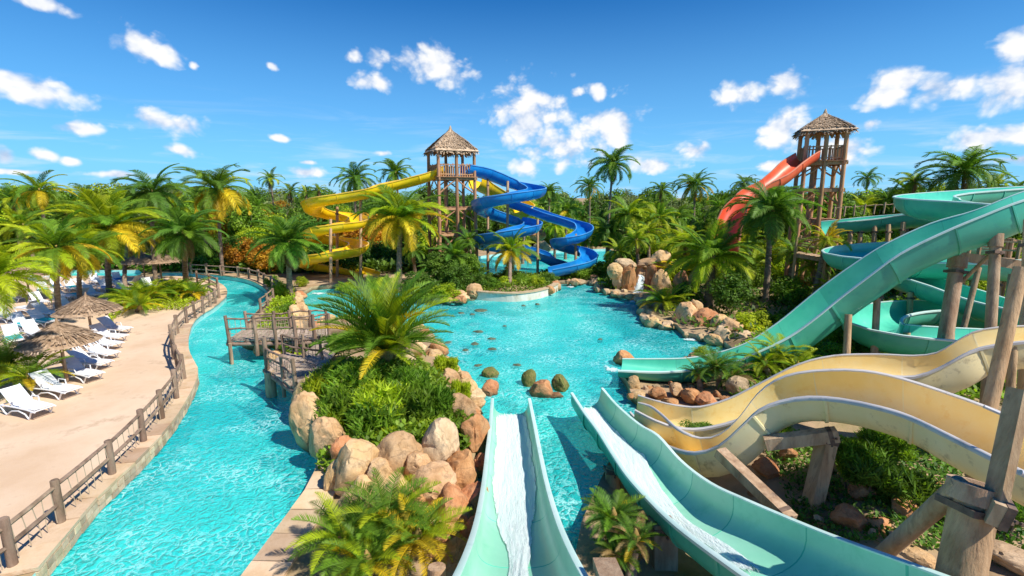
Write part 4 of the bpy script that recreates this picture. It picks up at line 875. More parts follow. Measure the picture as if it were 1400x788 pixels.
BL = [(488, 642, 1.0, 31, 36, 'big tan boulder at the left end of the boulder row in front of the shrubs', 'rock'), (543, 626, 1.15, 31, 30, 'rounded tan boulder with yellow lichen, second from the left in the row', 'rock'),
      (600, 610, 1.2, 29, 34, 'pale upright oval boulder right of the lichen boulder', 'rock_g'), (541, 672, .75, 27, 22, 'low tan boulder below the lichen boulder', 'rock'), (594, 664, .85, 31, 27, 'brown boulder below the pale oval boulder', 'rock'),
      (648, 592, .75, 24, 26, 'orange brown boulder beside the top of the left front slide', 'rock_o'), (484, 694, .7, 24, 22, 'tan boulder behind the big cycad, against the slab edging', 'rock'), (630, 650, .7, 26, 36, 'rusty boulder below the orange one, left of the slide', 'rock_o'),
      (622, 700, .5, 32, 34, 'dark shaded boulder between the cycad and the slide', 'rock_o'), (648, 735, .3, 26, 36, 'dark boulder low against the left front slide', 'rock_o'), (424, 582, .7, 24, 42, 'tall brown rock at the left corner of the palm island', 'rock'),
      (447, 606, .8, 24, 36, 'cracked brown rock right of the tall corner rock', 'rock'), (468, 622, .75, 18, 30, 'narrow rock wedged left of the big tan boulder', 'rock_o'), (412, 550, .8, 16, 30, 'rock under the end of the bridge, below hanging leaves', 'rock'),
      (568, 478, .9, 16, 15, 'pale boulder at the pool side of the island, behind the shrubs', 'rock'), (587, 486, .25, 12, 9, 'small dark boulder at the water, right of the pale one', 'rock_o'), (556, 497, 1.1, 16, 18, 'boulder at the foot of the island palm', 'rock_g'),
      (540, 490, 1.3, 14, 14, 'boulder partly behind the island palm trunk', 'rock'), (632, 560, .8, 18, 22, 'tan rock at the right rim of the island shrubs', 'rock'), (614, 520, .6, 14, 14, 'low rock among the leaves right of the island palm', 'rock'),
      (575, 720, .55, 26, 26, 'tan rock just behind the cycad leaves', 'rock'), (600, 745, .4, 30, 26, 'shaded rock right of the cycad', 'rock_o'), (655, 645, .1, 16, 28, 'wet rock at the edge of the water beside the slide', 'rock_o'), (515, 700, .5, 24, 20, 'rock hidden behind the cycad centre', 'rock'),
      (670, 512, .05, 13, 10, 'moss topped rock in the pool, the farther of the left pair', 'rock_m'), (671, 533, .12, 16, 13, 'brown rock in the pool, the nearer of the left pair', 'rock_o'), (724, 521, .15, 11, 15, 'mossy upright rock in the pool left of the orange one', 'rock_m'),
      (741, 533, .22, 18, 16, 'orange rounded rock in the pool, middle of the three', 'rock_o'), (767, 526, .2, 14, 14, 'green mossy rock in the pool, right of the orange one', 'rock_m'), (760, 541, .02, 12, 5, 'flat brown rock at the water beside the wavy slide', 'rock_o'),
      (853, 490, .3, 16, 11, 'orange rock beside the lower end of the large teal slide', 'rock_o'), (860, 384, 40.7, 12, 26, 'tall ochre rock slab left of the waterfall', 'rock_o'), (891, 383, 40.5, 11, 24, 'dark rock slab right of the waterfall', 'rock_o'),
      (905, 390, 39.5, 14, 20, 'brown rock right of the waterfall, under the leaves', 'rock'), (856, 361, 41.4, 16, 8, 'flat capping rock above the waterfall', 'rock_g'), (886, 361, 41.6, 20, 8, 'second capping rock above the waterfall', 'rock'), (908, 366, 41, 14, 10, 'reddish rock above and right of the waterfall', 'rock_o'),
      (846, 386, 41, 10, 20, 'pale rock left of the ochre slab', 'rock_g'), (914, 445, .15, 20, 7, 'long flat rock at the water below the small cycad', 'rock'), (938, 433, .7, 18, 19, 'broad tan boulder right of the small cycad', 'rock'), (965, 440, .6, 21, 18, 'reddish boulder below the palm with the thick trunk', 'rock_o'),
      (984, 442, .7, 15, 12, 'tan boulder right of the reddish one', 'rock'), (990, 463, .35, 19, 16, 'grey boulder at the water beneath the yellowish bush', 'rock_g'), (1014, 463, .5, 17, 14, 'boulder half under the yellowish bush', 'rock_g'), (953, 457, .1, 11, 7, 'low wet rock at the foot of the reddish boulder', 'rock_o'),
      (866, 524, .45, 13, 9, 'tan rock below the end of the teal slide', 'rock'), (872, 541, .3, 14, 6, 'flat wet rock near the outlet of the cream slides', 'rock'), (899, 538, .5, 14, 8, 'angular rock under the teal slide end', 'rock_o'), (916, 550, .45, 14, 7, 'angular rock beside the cream slide', 'rock_o'),
      (944, 540, .6, 15, 11, 'brown rock under the spiky shrub', 'rock_o'), (966, 547, .6, 15, 8, 'second brown rock under the spiky shrub', 'rock_o'), (925, 533, .6, 13, 9, 'rock behind the brown ones under the slide', 'rock'), (1008, 528, .9, 15, 16, 'grey brown rock right of the spiky shrub', 'rock_g'),
      (1048, 640, .6, 20, 12, 'sandy rock behind the trestle', 'rock_o'), (1078, 620, .8, 13, 11, 'round orange rock left of the trestle post', 'rock_o'), (1161, 708, .8, 24, 18, 'orange rock right of the trestle post', 'rock_o'), (1200, 722, .7, 23, 18, 'orange rock in the shade of the cream slide', 'rock_o'),
      (1236, 700, .9, 20, 20, 'rock behind the slanting brace', 'rock_o'), (1178, 672, .9, 20, 16, 'shaded rock under the big dark shrub', 'rock_o'), (1130, 640, .8, 16, 14, 'shaded rock right behind the trestle', 'rock_o'), (1250, 765, .6, 26, 14, 'flat dusty rock left of the massive log', 'rock'),
      (1380, 762, .8, 40, 18, 'flat dusty slab at the bottom right corner', 'rock_g'), (1150, 750, .5, 18, 12, 'small rock just above the wavy slide', 'rock'), (345, 470, .3, 12, 10, 'pinkish rock under the near end of the bridge', 'rock'), (358, 478, .3, 12, 10, 'rock under the bridge deck', 'rock'),
      (376, 490, .3, 12, 10, 'rock beside the bridge pier', 'rock'), (404, 432, .5, 8, 14, 'tan rock on the strip beside the shallow pool', 'rock'), (405, 448, .5, 9, 12, 'second tan rock on the strip', 'rock'), (406, 415, .5, 7, 9, 'small tan rock at the top of the strip', 'rock'),
      (648, 400, .5, 12, 11, 'boulder at the left end of the planter wall', 'rock'), (634, 408, .4, 10, 7, 'low boulder at the pool edge left of the planter', 'rock'), (752, 396, .5, 8, 6, 'boulder at the right end of the planter wall', 'rock_o'), (742, 340, .9, 15, 10, 'pale boulder beyond the blue slides', 'rock'),
      (735, 322, 3.0, 14, 8, 'pinkish rock outcrop seen through the blue coil', 'rock_o'), (807, 374, .6, 9, 7, 'boulder behind the row of grey stones', 'rock_g'), (786, 386, .4, 8, 5, 'stone on the far shore of the pool', 'rock'), (1075, 480, .8, 14, 10, 'rock under the large teal slide', 'rock_g')]
BL += [(520, 650, 1.05, 20, 20, 'tan rock wedged between the two left boulders of the row', 'rock'), (570, 640, 1.0, 20, 20, 'rock wedged between the lichen and the pale oval boulder', 'rock'), (505, 668, .8, 24, 20, 'tan rock under the big left boulder', 'rock'), (566, 690, .6, 26, 22, 'rusty rock behind the cycad, right', 'rock_o'), (460, 655, .6, 16, 26, 'narrow tan rock next to the slab edging', 'rock'),
   (645, 690, .4, 26, 30, 'rusty rock wall piece beside the slide', 'rock_o'), (628, 770, .3, 34, 34, 'dark rock at the bottom edge beside the slide', 'rock_o'), (612, 625, .8, 22, 26, 'rusty rock right below the pale oval boulder', 'rock_o'), (660, 600, .35, 14, 26, 'rust rock touching the water by the slide top', 'rock_o'), (640, 535, .4, 14, 16, 'tan rock at the pool side of the island', 'rock'), (610, 500, .3, 12, 10, 'low tan rock at the pool side of the island', 'rock'),
   (918, 372, 41, 14, 14, 'layered tan rock right of the waterfall top', 'rock'), (875, 384, 41.6, 14, 22, 'middle ledge rock above the waterfall', 'rock'), (930, 385, 37.5, 14, 16, 'brown rock behind the yellow cycad', 'rock_o'), (840, 372, 40.5, 12, 12, 'tan rock left of the capping rocks', 'rock'), (902, 404, 38.6, 12, 10, 'tan rock at the foot of the waterfall, right', 'rock'), (905, 352, 41, 16, 9, 'topmost rock above the waterfall', 'rock'), (950, 425, 1.0, 14, 16, 'rock behind the broad tan boulder', 'rock'), (1000, 448, .9, 16, 14, 'tan rock behind the grey boulder', 'rock')]
for b in BL: boulder(*b)
for (x, y, r) in [(823, 392, 8), (836, 389, 7), (848, 391, 7), (829, 399, 6), (842, 402, 8), (853, 400, 6), (817, 396, 5), (881, 423, 7), (889, 429, 7), (882, 437, 8), (893, 436, 6)]:
    boulder(x, y, .3, r, r*.95, 'smooth grey stone in the low row left of the waterfall' if x < 860 else 'smooth grey stone in the pile below the small cycad', 'rock_g', 'grey stones left of the waterfall' if x < 860 else 'grey stones below the small cycad', name='stone')
for (x, y, r) in [(620, 493, 10), (637, 481, 7), (649, 473, 8), (672, 479, 9), (653, 455, 10), (659, 426, 12), (631, 430, 6), (646, 432, 5), (705, 501, 9), (652, 502, 9), (673, 465, 8), (820, 466, 5), (612, 470, 8), (600, 500, 16), (700, 412, 6), (735, 418, 5), (645, 412, 6), (716, 420, 4), (690, 448, 4), (668, 517, 18)]:
    boulder(x, y, -.08, r, 3.2, 'dark flat rock breaking the pool surface, '+('nearer ' if y > 470 else 'farther ')+('by the island' if x < 640 else 'left of the mossy rocks' if x < 690 and y > 450 else 'before the planter' if y < 430 else 'in open water'), 'rock_w', 'sunken rocks in the pool', name='sunken_rock')
# rocks lining the natural shores of the pool
SPOTS = [(420, 405, 'by the foam line'), (415, 440, 'by the strip'), (500, 447, 'behind the feathery palm'), (575, 460, 'beside the pale boulder'), (600, 490, 'right of the island palm'), (628, 520, 'below the pool side leaves'), (655, 560, 'near the mossy rocks'), (655, 600, 'beside the slide top'), (575, 412, 'under the yellow fronds'), (615, 412, 'left of the planter'), (790, 388, 'below the zigzag slide'), (820, 392, 'left of the grey stones'), (850, 405, 'left of the waterfall'), (885, 425, 'right of the waterfall'), (925, 450, 'below the small cycad'), (960, 465, 'below the reddish boulder'), (985, 474, 'under the yellowish bush'), (815, 600, 'left of the wavy slide')]
def spot(x, y): return min(SPOTS, key=lambda q: (q[0]-x)**2+(q[1]-y)**2)[2]
rd = random.Random(21); shore = resample([Vector(p) for p in POOL]+[Vector(POOL[0])], .8)
for p in shore:
    x, y, t = pix(Vector((p.x, p.y, .2)))
    if 640 < x < 770 and 395 < y < 415: continue
    if y > 600 or (405 < x < 560 and y < 402) or (835 < x < 935 and 480 < y < 600): continue
    if x > 980 or rd.random() < .12: continue
    side = 'right' if x > 700 else 'left'; r = rd.uniform(.28, .58)*FOC/t
    where = ('far shore' if y < 400 else 'right bank') if x > 760 else ('shore by the planter' if x > 560 and y < 425 else 'palm island rim' if y > 440 else 'shallow pool edge')
    boulder(x, y, rd.uniform(.1, .35), r, r*rd.uniform(.6, .95), ('small ', 'middle sized ', 'large ')[min(2, int((r*t/FOC-.28)*10.5))]+'shore rock at the water, '+where+', '+spot(x, y), rd.choice(('rock', 'rock', 'rock_o', 'rock_g')), 'shore rocks, '+where, name='shore_rock')
rd = random.Random(5)
for i in range(60):      # loose stones along shores and under the slides
    a, b, lab, gr = rd.choice([((770, 820), (378, 388), 'small stone on the far shore behind the pool', 'stones on the far shore'), ((860, 1000), (520, 548), 'small angular stone under the teal slide end', 'stones under the slide ends'), ((1030, 1290), (620, 760), 'loose stone on the shaded soil below the cream slides', 'stones below the cream slides'),
                               ((590, 640), (396, 412), 'small stone on the shore left of the planter', 'stones left of the planter')])
    x = rd.uniform(*a); y = rd.uniform(*b); z = hz(*G(x, y, .4).xy)
    mt_ = rd.choice(('rock', 'rock_o', 'rock_g')); rx_ = rd.uniform(4, 9); f_ = (x-a[0])/(a[1]-a[0]); g_ = (y-b[0])/(b[1]-b[0])
    lab2 = {'rock': 'tan', 'rock_o': 'orange', 'rock_g': 'brown'}[mt_]+' '+lab+', '+('left' if f_ < .33 else 'middle' if f_ < .67 else 'right')+(' back' if g_ < .5 else ' front')
    boulder(x, y, z, rx_, rd.uniform(3, 6), lab2, mt_, gr, name='stone')
# rock faces of the waterfall: falling water
def waterfall(px, py, ztop, w, label, foam_r=0):
    a = G(px, py, 0); root = empty('waterfall', a, label, 'waterfall'); K = 8; J = 7; vs = []; ed = []
    for i in range(K+1):
        for j in range(J+1):
            t = i/K; u = j/J-.5; vs.append((u*w*(.45+.75*t)+.15*math.sin(t*5), .75*(1-t)**.8-.15+.22*noise.noise(Vector((j*.9, i*.5, px))), ztop*(1-t*t)+.02)); ed.append(max(0, 1-abs(u*2)**2)*.62+.1*t)
    mb = MB(); mb.add(vs, [(i*(J+1)+j, i*(J+1)+j+1, (i+1)*(J+1)+j+1, (i+1)*(J+1)+j) for i in range(K) for j in range(J)]); o = mb.build('falling_water', M['foam'], root, smooth=180)
    at = o.data.attributes.new('edge', 'FLOAT', 'POINT'); at.data.foreach_set('value', ed)
def foam(px, py, rx, ry, label, z=.02, rz=0):
    rx *= 1.5; ry *= 1.5; p = G(px, py, z); mb = MB(); n = 28; rings = 6; vs = [(0, 0, .05)]; ed = [.8]
    for r_ in range(1, rings+1):
        for k in range(n):
            a = 2*math.pi*k/n; q = r_/rings; wv = 1+.25*noise.noise(Vector((math.cos(a)*2, math.sin(a)*2, px)))
            vs.append((math.cos(a)*q*wv, math.sin(a)*q*wv, .06*(1-q)*(1+noise.noise(Vector((a*3, q*9, py))))+.003)); ed.append(.80*(1-q**1.3))
    fs = [(0, 1+k, 1+(k+1) % n) for k in range(n)]+[(1+(r_-1)*n+k, 1+r_*n+k, 1+r_*n+(k+1) % n, 1+(r_-1)*n+(k+1) % n) for r_ in range(1, rings) for k in range(n)]
    mb.add(vs, fs); t = TT(px, py, 0); o = mb.build('splash_foam', M['foam_s'], None, smooth=180, kind='stuff', loc=p); o.scale = (rx*t/FOC, ry*t/FOC/abs(D(px, py).z)*.9, 1); o.rotation_euler = (0, 0, rz)
    at = o.data.attributes.new('edge', 'FLOAT', 'POINT'); at.data.foreach_set('value', ed); tag(o, label, 'foam')
waterfall(875, 407, 1.75, 1.1, 'thin waterfall running down the ochre rocks into the pool', 12)
foam(870, 413, 20, 5, 'white foam where the waterfall meets the pool'); foam(945, 465, 24, 5, 'white splash at the foot of the reddish boulder')
foam(835, 506, 18, 9, 'white foam at the end of the large teal slide')
foam(592, 476, 16, 7, 'pale foam beside the rocks of the palm island'); foam(780, 393, 10, 3, 'small splash on the far side of the pool')
foam(435, 402, 22, 3, 'pale foam line in the shallow pool'); foam(430, 455, 8, 4, 'light foam under the bridge')
# ------------------------------------------------------------------ foliage
def frond_mesh(seed, L=1.0, droop=1.5, nl=34, ll=.30, w=.030, mt='frond', fwd=.75, hang=.5, vee=.25):
    """a feather leaf along +X, curving down by `droop` radians; length 1"""
    rd = random.Random(seed); mb = MB(); K = 12; pts_ = [Vector((0, 0, 0))]; dirs = []; ang = 0; side = rd.uniform(-.12, .12)
    for i in range(K):
        t = (i+.5)/K; a = -droop*t**1.35; d = Vector((math.cos(a), side*t, math.sin(a))).normalized(); dirs.append(d); pts_.append(pts_[-1]+d*L/K)
    dirs.append(dirs[-1]); mb.tube(pts_, [.014*(1-.85*i/K)+.002 for i in range(K+1)], 4, False)
    def at(t):
        f = t*K; i = min(K-1, int(f)); return pts_[i].lerp(pts_[i+1], f-i), dirs[i].lerp(dirs[i+1], f-i).normalized()
    for k in range(nl):
        t = .10+.89*(k+.5)/nl
        for s_ in (-1, 1):
            p, d = at(min(.995, t+rd.uniform(-.01, .01))); sd_ = d.cross(Vector((0, 0, 1))).normalized()*s_; up = sd_.cross(d)*s_
            ln = ll*math.sin(math.pi*min(1, .12+.86*t))**.6*rd.uniform(.85, 1.1)*(1 if t < .8 else 1-(t-.8)*1.5)
            o = (sd_*(1-.35*t)+d*(fwd*(.6+.7*t))+up*(-vee if False else vee)*1.0).normalized(); ww = w*rd.uniform(.8, 1.2)
            e = p+o*ln*.5; tip = e+(o-Vector((0, 0, hang*rd.uniform(.7, 1.4)))).normalized()*ln*.55
            mb.add([p-d*ww*.4, p+d*ww*.4, e+d*ww*.5, e-d*ww*.5, tip], [(0, 1, 2, 3), (3, 2, 4)])
    me = mb.mesh('frond', M[mt]); return me
def recol(me, mt): c = me.copy(); c.materials[0] = M[mt]; return c
FR = {}
for kind, prm in {'coco': dict(droop=1.75, nl=50, ll=.25, w=.019, hang=.85), 'low': dict(droop=1.3, nl=48, ll=.26, w=.021, hang=.7), 'date': dict(droop=1.05, nl=60, ll=.17, w=.012, hang=.12, vee=.5, fwd=.9), 'cyc': dict(droop=1.0, nl=46, ll=.19, w=.016, hang=.1, vee=.35, fwd=.5)}.items():
    base_ = [frond_mesh(s, **dict(prm, droop=prm['droop']*dm, hang=prm['hang']*dm, nl=int(prm['nl']*(.82 if s == 4 else 1)))) for s, dm in ((1, 1.0), (2, .8), (3, 1.18), (4, 1.05), (5, .65))]
    for c_, mt in (('g', 'frond'), ('d', 'frond_d'), ('y', 'frond_y'), ('l', 'frond_l'), ('b', 'frond_b')): FR[kind, c_] = [recol(m, mt) for m in base_]
def palm(px, py, t, rpx, label, kind='coco', colors='ggld', yellow=0.0, nf=24, lean=None, base=None, group=None, trunk_r=.16, hmin=-.75, hmax=1.4, dry=3, name='palm_tree', seed=None, cat='palm tree', mtk='trunk'):
    rd = random.Random(seed or int(px*7+py*3)); nf = int(nf*1.35) if kind in ('coco', 'low') else nf; c = P(px, py, t); L = rpx*t/FOC*1.12
    if base: b = G(base[0], base[1], .35); b.z = hz(b.x, b.y); b = Vector((b.x, b.y, b.z))
    else: b = Vector((c.x+rd.uniform(-.6, .6), c.y+rd.uniform(-.4, .4), 0)); b.z = hz(b.x, b.y)
    root = empty(name, b, label, cat, group); K = 14; off = c-b; pts_ = []
    if off.z > .15:
        for i in range(K+1):
            s_ = i/K; bend = s_**1.6; pts_.append(Vector((off.x*bend, off.y*bend, off.z*s_-(.35 if i == 0 else 0))))
        rr = [trunk_r*(1.45 if i == 0 else 1.12-.35*i/K)*(1.06 if i % 2 else .95) for i in range(K+1)]
        mb = MB(); n = 8; 
        C = cat_rom([tuple(p)+(r,) for p, r in zip(pts_, rr)], max(.12, off.z/45)); mb.tube([Vector(q[:3]) for q in C], [q[3]*(1.05 if i % 3 == 0 else .97) for i, q in enumerate(C)], n); mb.build('trunk', M[mtk], root, 60)
    mb = MB(); mb.tube([off+Vector((0, 0, -.25*trunk_r/.16)), off, off+Vector((0, 0, .22*trunk_r/.16)), off+Vector((0, 0, .5*trunk_r/.16))], [trunk_r*.95, trunk_r*1.35, trunk_r*.9, .02], 8, wob=.12); mb.build('crown_base', M['fibre'], root, 60)
    for k in range(nf):
        f = k/nf; el = hmax-(hmax-hmin)*f**(1.5 if kind == 'date' else .9)+rd.uniform(-.12, .12); a = k*2.39996+rd.uniform(-.25, .25)
        cc = 'y' if (f > .45 and rd.random() < yellow) else rd.choice(colors)
        if dry and k >= nf-dry: cc = 'b' if not yellow else 'y'; el = hmin-.35
        l_ = L*(.72+.28*math.sin(math.pi*min(1, .25+f*.8)))*rd.uniform(.9, 1.1)
        o = link('frond', rd.choice(FR[kind, cc]), root); o.location = off+Vector((math.cos(a), math.sin(a), 0))*trunk_r*.5+Vector((0, 0, .1)); o.rotation_euler = Euler((rd.uniform(-.35, .35), -el, a), 'XYZ'); o.scale = (l_, l_, l_)
    return root
# crown centre px, py, depth, frond reach in px
palm(298, 262, 46, 54, 'tall palm with golden lower fronds, standing alone at the far bend of the river', yellow=.75, nf=28, base=(305, 377), hmin=-.75)
palm(370, 246, 85, 19, 'small distant palm rising clear above the trees right of the golden one', nf=18); palm(397, 264, 85, 20, 'distant palm low right of the small one', nf=18)
palm(485, 246, 62, 33, 'palm behind the top of the yellow slide, left of two', nf=24, colors='gdd'); palm(541, 238, 64, 30, 'palm behind the top of the yellow slide, right of two', nf=22, colors='gd')
palm(436, 262, 90, 16, 'tiny distant palm just left of the yellow slide', nf=16); palm(418, 263, 95, 14, 'tiny distant palm between two bigger ones', nf=14)
palm(548, 302, 41, 64, 'full palm with yellow drooping fronds in front of the yellow slide', yellow=.95, nf=30, base=(546, 394), trunk_r=.24, kind='low', hmin=-.55, colors='ggl')
palm(394, 334, 36.5, 52, 'deep green palm with a stout trunk on the strip beside the river', nf=30, base=(397, 406), colors='dgd', kind='low', trunk_r=.22)
palm(527, 482, 18.6, 104, 'large feathery palm with upright fronds on the boulder island', kind='date', nf=72, base=(527, 508), trunk_r=.26, hmin=.1, hmax=1.5, colors='ggl', yellow=.12, dry=0)
palm(548, 470, 17.9, 55, 'small young palm tucked beside the large island palm', kind='date', nf=14, base=(552, 500), trunk_r=.1, hmin=-.1, hmax=1.2, colors='gl', dry=0)
palm(150, 312, 35, 66, 'bushy lime green palm in the middle of the left grove', colors='lgl', yellow=.35, nf=32, base=(150, 401), kind='low', trunk_r=.2)
palm(78, 342, 28, 58, 'leaning palm behind the rear parasol', colors='lgg', yellow=.25, nf=26, base=(82, 438), kind='low', trunk_r=.15)
palm(112, 345, 31, 50, 'palm with a reddish trunk right of the leaning one', colors='ggl', yellow=.3, nf=24, base=(110, 416), kind='low', trunk_r=.15)
palm(208, 266, 40, 52, 'dark tall palm leaning over the left grove', colors='dgd', nf=28, base=(214, 392), hmin=-.8)
palm(252, 322, 36, 52, 'dark palm with a stout trunk among the cycads', colors='ddg', nf=28, base=(255, 389), kind='low', trunk_r=.22)
palm(54, 262, 50, 38, 'golden green palm above the trees at the far left', colors='gl', yellow=.3, nf=22); palm(175, 330, 45, 34, 'palm half behind the lime green one', colors='gl', nf=20, base=(171, 393))
palm(-8, 385, 17, 68, 'bright lime palm reaching in from the left edge', colors='lll', kind='low', nf=28, base=(-25, 480), trunk_r=.2, dry=0)
palm(20, 275, 58, 30, 'palm at the far left edge above the hedge', nf=20); palm(185, 300, 60, 34, 'palm behind the dark tall one', nf=20, colors='d'); palm(120, 268, 62, 26, 'palm top between the golden green and the dark tall palms', nf=18, colors='gl')
palm(838, 226, 60, 37, 'tall palm silhouetted against the clouds in the centre right', nf=26, colors='dg'); palm(806, 256, 68, 24, 'palm just left of the tall central one', nf=20, colors='dg', yellow=.3)
palm(751, 263, 74, 21, 'small palm above the blue slides', nf=20, colors='dg'); palm(904, 262, 74, 23, 'palm right of the tall central one', nf=20, colors='dg'); palm(950, 255, 62, 32, 'broad palm left of the coral slide', nf=26, colors='dgd', yellow=.3)
palm(1018, 252, 80, 20, 'distant palm behind the coral slide', nf=18, colors='d'); palm(1318, 236, 46, 54, 'wide palm above the teal slides at the top right', nf=28, colors='dg', kind='coco'); palm(1186, 245, 72, 20, 'small palm right of the tall tower', nf=18, colors='dg')
palm(1250, 250, 50, 26, 'palm left of the wide one, behind the teal turn', nf=22, colors='gl'); palm(1390, 262, 48, 22, 'palm at the right edge under the clouds', nf=20, colors='g', yellow=.3)
palm(972, 355, 33, 66, 'fan shaped palm with a short thick trunk on the right shore', kind='low', nf=30, base=(969, 424), colors='lgg', trunk_r=.34, hmin=-.35, hmax=1.35)
palm(1054, 290, 32, 62, 'palm with long grey trunk and drooping fronds in front of the coral slide', nf=32, base=(1045, 424), colors='dgd', trunk_r=.2, hmin=-.8)
palm(698, 345, 44, 38, 'small palm with yellow drooping fronds on the planter in front of the blue slides', yellow=.9, nf=22, base=(697, 398), colors='gl', kind='low')
palm(860, 296, 50, 36, 'light green palm at the centre right, above the waterfall', colors='lg', nf=24); palm(832, 318, 52, 34, 'grey green palm behind the stones left of the waterfall', colors='dg', nf=24); palm(886, 320, 46, 30, 'low palm above the capping rocks', colors='lg', nf=20)
palm(622, 352, 43, 34, 'dark low palm in front of the tower, left of the blue slides', colors='dg', nf=24, kind='low'); palm(596, 372, 42, 26, 'low palm right of the yellow fronded one', colors='dd', nf=20, kind='low'); palm(640, 330, 46, 26, 'palm between the tower and the blue coil', colors='dg', nf=18)
palm(720, 292, 58, 26, 'palm seen through the upper turns of the blue coil', colors='gl', nf=20); palm(775, 290, 62, 28, 'palm behind the zigzag blue slide', colors='gd', nf=20, yellow=.3); palm(925, 300, 52, 30, 'palm in the thicket left of the coral slide', colors='g', nf=20)
palm(1105, 300, 45, 26, 'palm behind the legs of the right tower', colors='lg', nf=18); palm(1130, 330, 30, 30, 'low palm at the foot of the right tower', colors='ly', nf=16, kind='low'); palm(1000, 300, 46, 28, 'palm under the coral slide', colors='dg', nf=20)
palm(455, 300, 56, 24, 'palm behind the yellow coil', colors='dg', nf=18); palm(325, 300, 60, 28, 'palm in the trees right of the golden one', colors='gd', nf=18); palm(275, 305, 52, 30, 'palm behind the golden one', colors='gl', nf=20); palm(1085, 345, 34, 28, 'low palm right of the grey trunk', colors='dg', nf=18, kind='low')
for (x, y, t, r, c_, l) in [(870, 330, 43, 26, 'lg', 'light palm between the stones and the fan palm, upper'), (900, 300, 50, 30, 'lgl', 'bright palm behind the capping rocks'), (935, 330, 42, 34, 'gl', 'palm left of the fan palm'), (845, 345, 46, 26, 'gl', 'small palm above the row of grey stones'), (1010, 340, 38, 36, 'lg', 'palm between the fan palm and the grey trunk'), (1030, 365, 36, 30, 'lgl', 'bright low palm behind the grey trunk'),
    (985, 285, 55, 26, 'gd', 'palm left of the foot of the coral slide'), (800, 330, 52, 20, 'lg', 'little palm right of the zigzag slide'), (1180, 285, 50, 26, 'l', 'lime palm right of the tower, behind the level flume'), (1215, 275, 50, 28, 'lg', 'palm above the level flume'), (1240, 262, 56, 28, 'gd', 'palm left of the teal turn'), (1360, 255, 56, 26, 'lg', 'palm right of the wide one'), (565, 345, 48, 24, 'gd', 'palm behind the yellow fronded one'), (640, 300, 54, 26, 'lg', 'palm behind the tower legs'),
    (350, 285, 70, 24, 'g', 'palm beyond the orange trees'), (90, 295, 54, 28, 'lg', 'lime palm in the back of the left grove'), (30, 310, 45, 34, 'lg', 'palm in front of the far left trees'), (235, 285, 55, 28, 'lg', 'lime palm between the dark tall and the golden palm'), (760, 310, 60, 22, 'l', 'lime palm behind the zigzag slide'), (655, 385, 43, 22, 'lg', 'low palm at the left end of the planter'), (1110, 365, 33, 30, 'lg', 'ferny palm under the walkway'), (1135, 395, 30, 26, 'l', 'lime palm beside the big teal slide')]:
    palm(x, y, t, r, l, colors=c_, nf=18, kind='low', dry=1)
# cycads and ferny rosettes
def cycad(px, py, z, rpx, label, colors='gl', nf=28, yellow=.0, hmin=-.15, hmax=1.2, stub=.12, kind='cyc', dz=0, group=None):
    t = TT(px, py, z); palm(px, py, t, rpx, label, kind=kind, colors=colors, nf=nf, yellow=yellow, base=None, trunk_r=stub, hmin=hmin, hmax=hmax, dry=0, name='cycad', cat='cycad', group=group)
cycad(470, 742, .9, 70, 'left head of the big bright cycad at the bottom, before the boulders', 'glg', 32, .1); cycad(530, 715, 1.0, 72, 'middle head of the big bright cycad at the bottom', 'ggl', 34); cycad(572, 742, .9, 66, 'right head of the big bright cycad at the bottom, touching the rocks', 'lgy', 30, .35)
cycad(502, 775, .8, 64, 'lowest head of the big bright cycad, cut by the bottom edge', 'ggl', 30, .1)
cycad(178, 412, .9, 34, 'left cycad of the clump beside the river path', 'gl', 26, .3); cycad(205, 408, .9, 34, 'middle cycad of the clump beside the river path', 'gll', 26, .3); cycad(192, 420, .8, 28, 'front cycad of the clump beside the river path', 'gl', 22, .3)
cycad(240, 402, .8, 30, 'cycad between the stout dark palm and the river rail', 'gl', 24, .2); cycad(265, 402, .8, 28, 'rightmost cycad of the clump, next to the rail', 'lg', 22, .2)
cycad(4, 505, 1.1, 66, 'dense ferny cycad at the left edge, over the loungers', 'glg', 34, .1); cycad(40, 520, .9, 50, 'lower cycad at the left edge, beside the nearest lounger', 'gl', 24, .4)
cycad(908, 416, .8, 38, 'small bright cycad on the grey stones right of the waterfall', 'lgl', 30, .2); cycad(925, 378, 1.4, 40, 'cycad with yellow leaves between the waterfall and the fan palm', 'lgy', 26, .8)
cycad(838, 715, 1.0, 44, 'bushy olive cycad between the front slides', 'dggd', 44, .15); cycad(868, 745, .9, 36, 'second olive cycad, lower right, between the front slides', 'dgb', 36, .2); cycad(845, 765, .6, 34, 'lowest cycad between the front slides', 'dgb', 32, .2)
cycad(1066, 488, 1.5, 40, 'bright green ferny shrub between the teal and cream slides', 'lll', 30); cycad(1045, 500, 1.3, 34, 'second ferny shrub left of the bright one', 'lgl', 24); cycad(1090, 505, 1.2, 34, 'ferny shrub against the cream slide', 'lg', 24)
cycad(978, 505, 1.2, 36, 'dark spiky cycad under the teal slide', 'dgd', 34, 0); cycad(1000, 520, .9, 30, 'second dark spiky cycad, right', 'dgb', 26, .1); cycad(955, 515, .9, 24, 'small spiky cycad above the brown rocks', 'dg', 22)
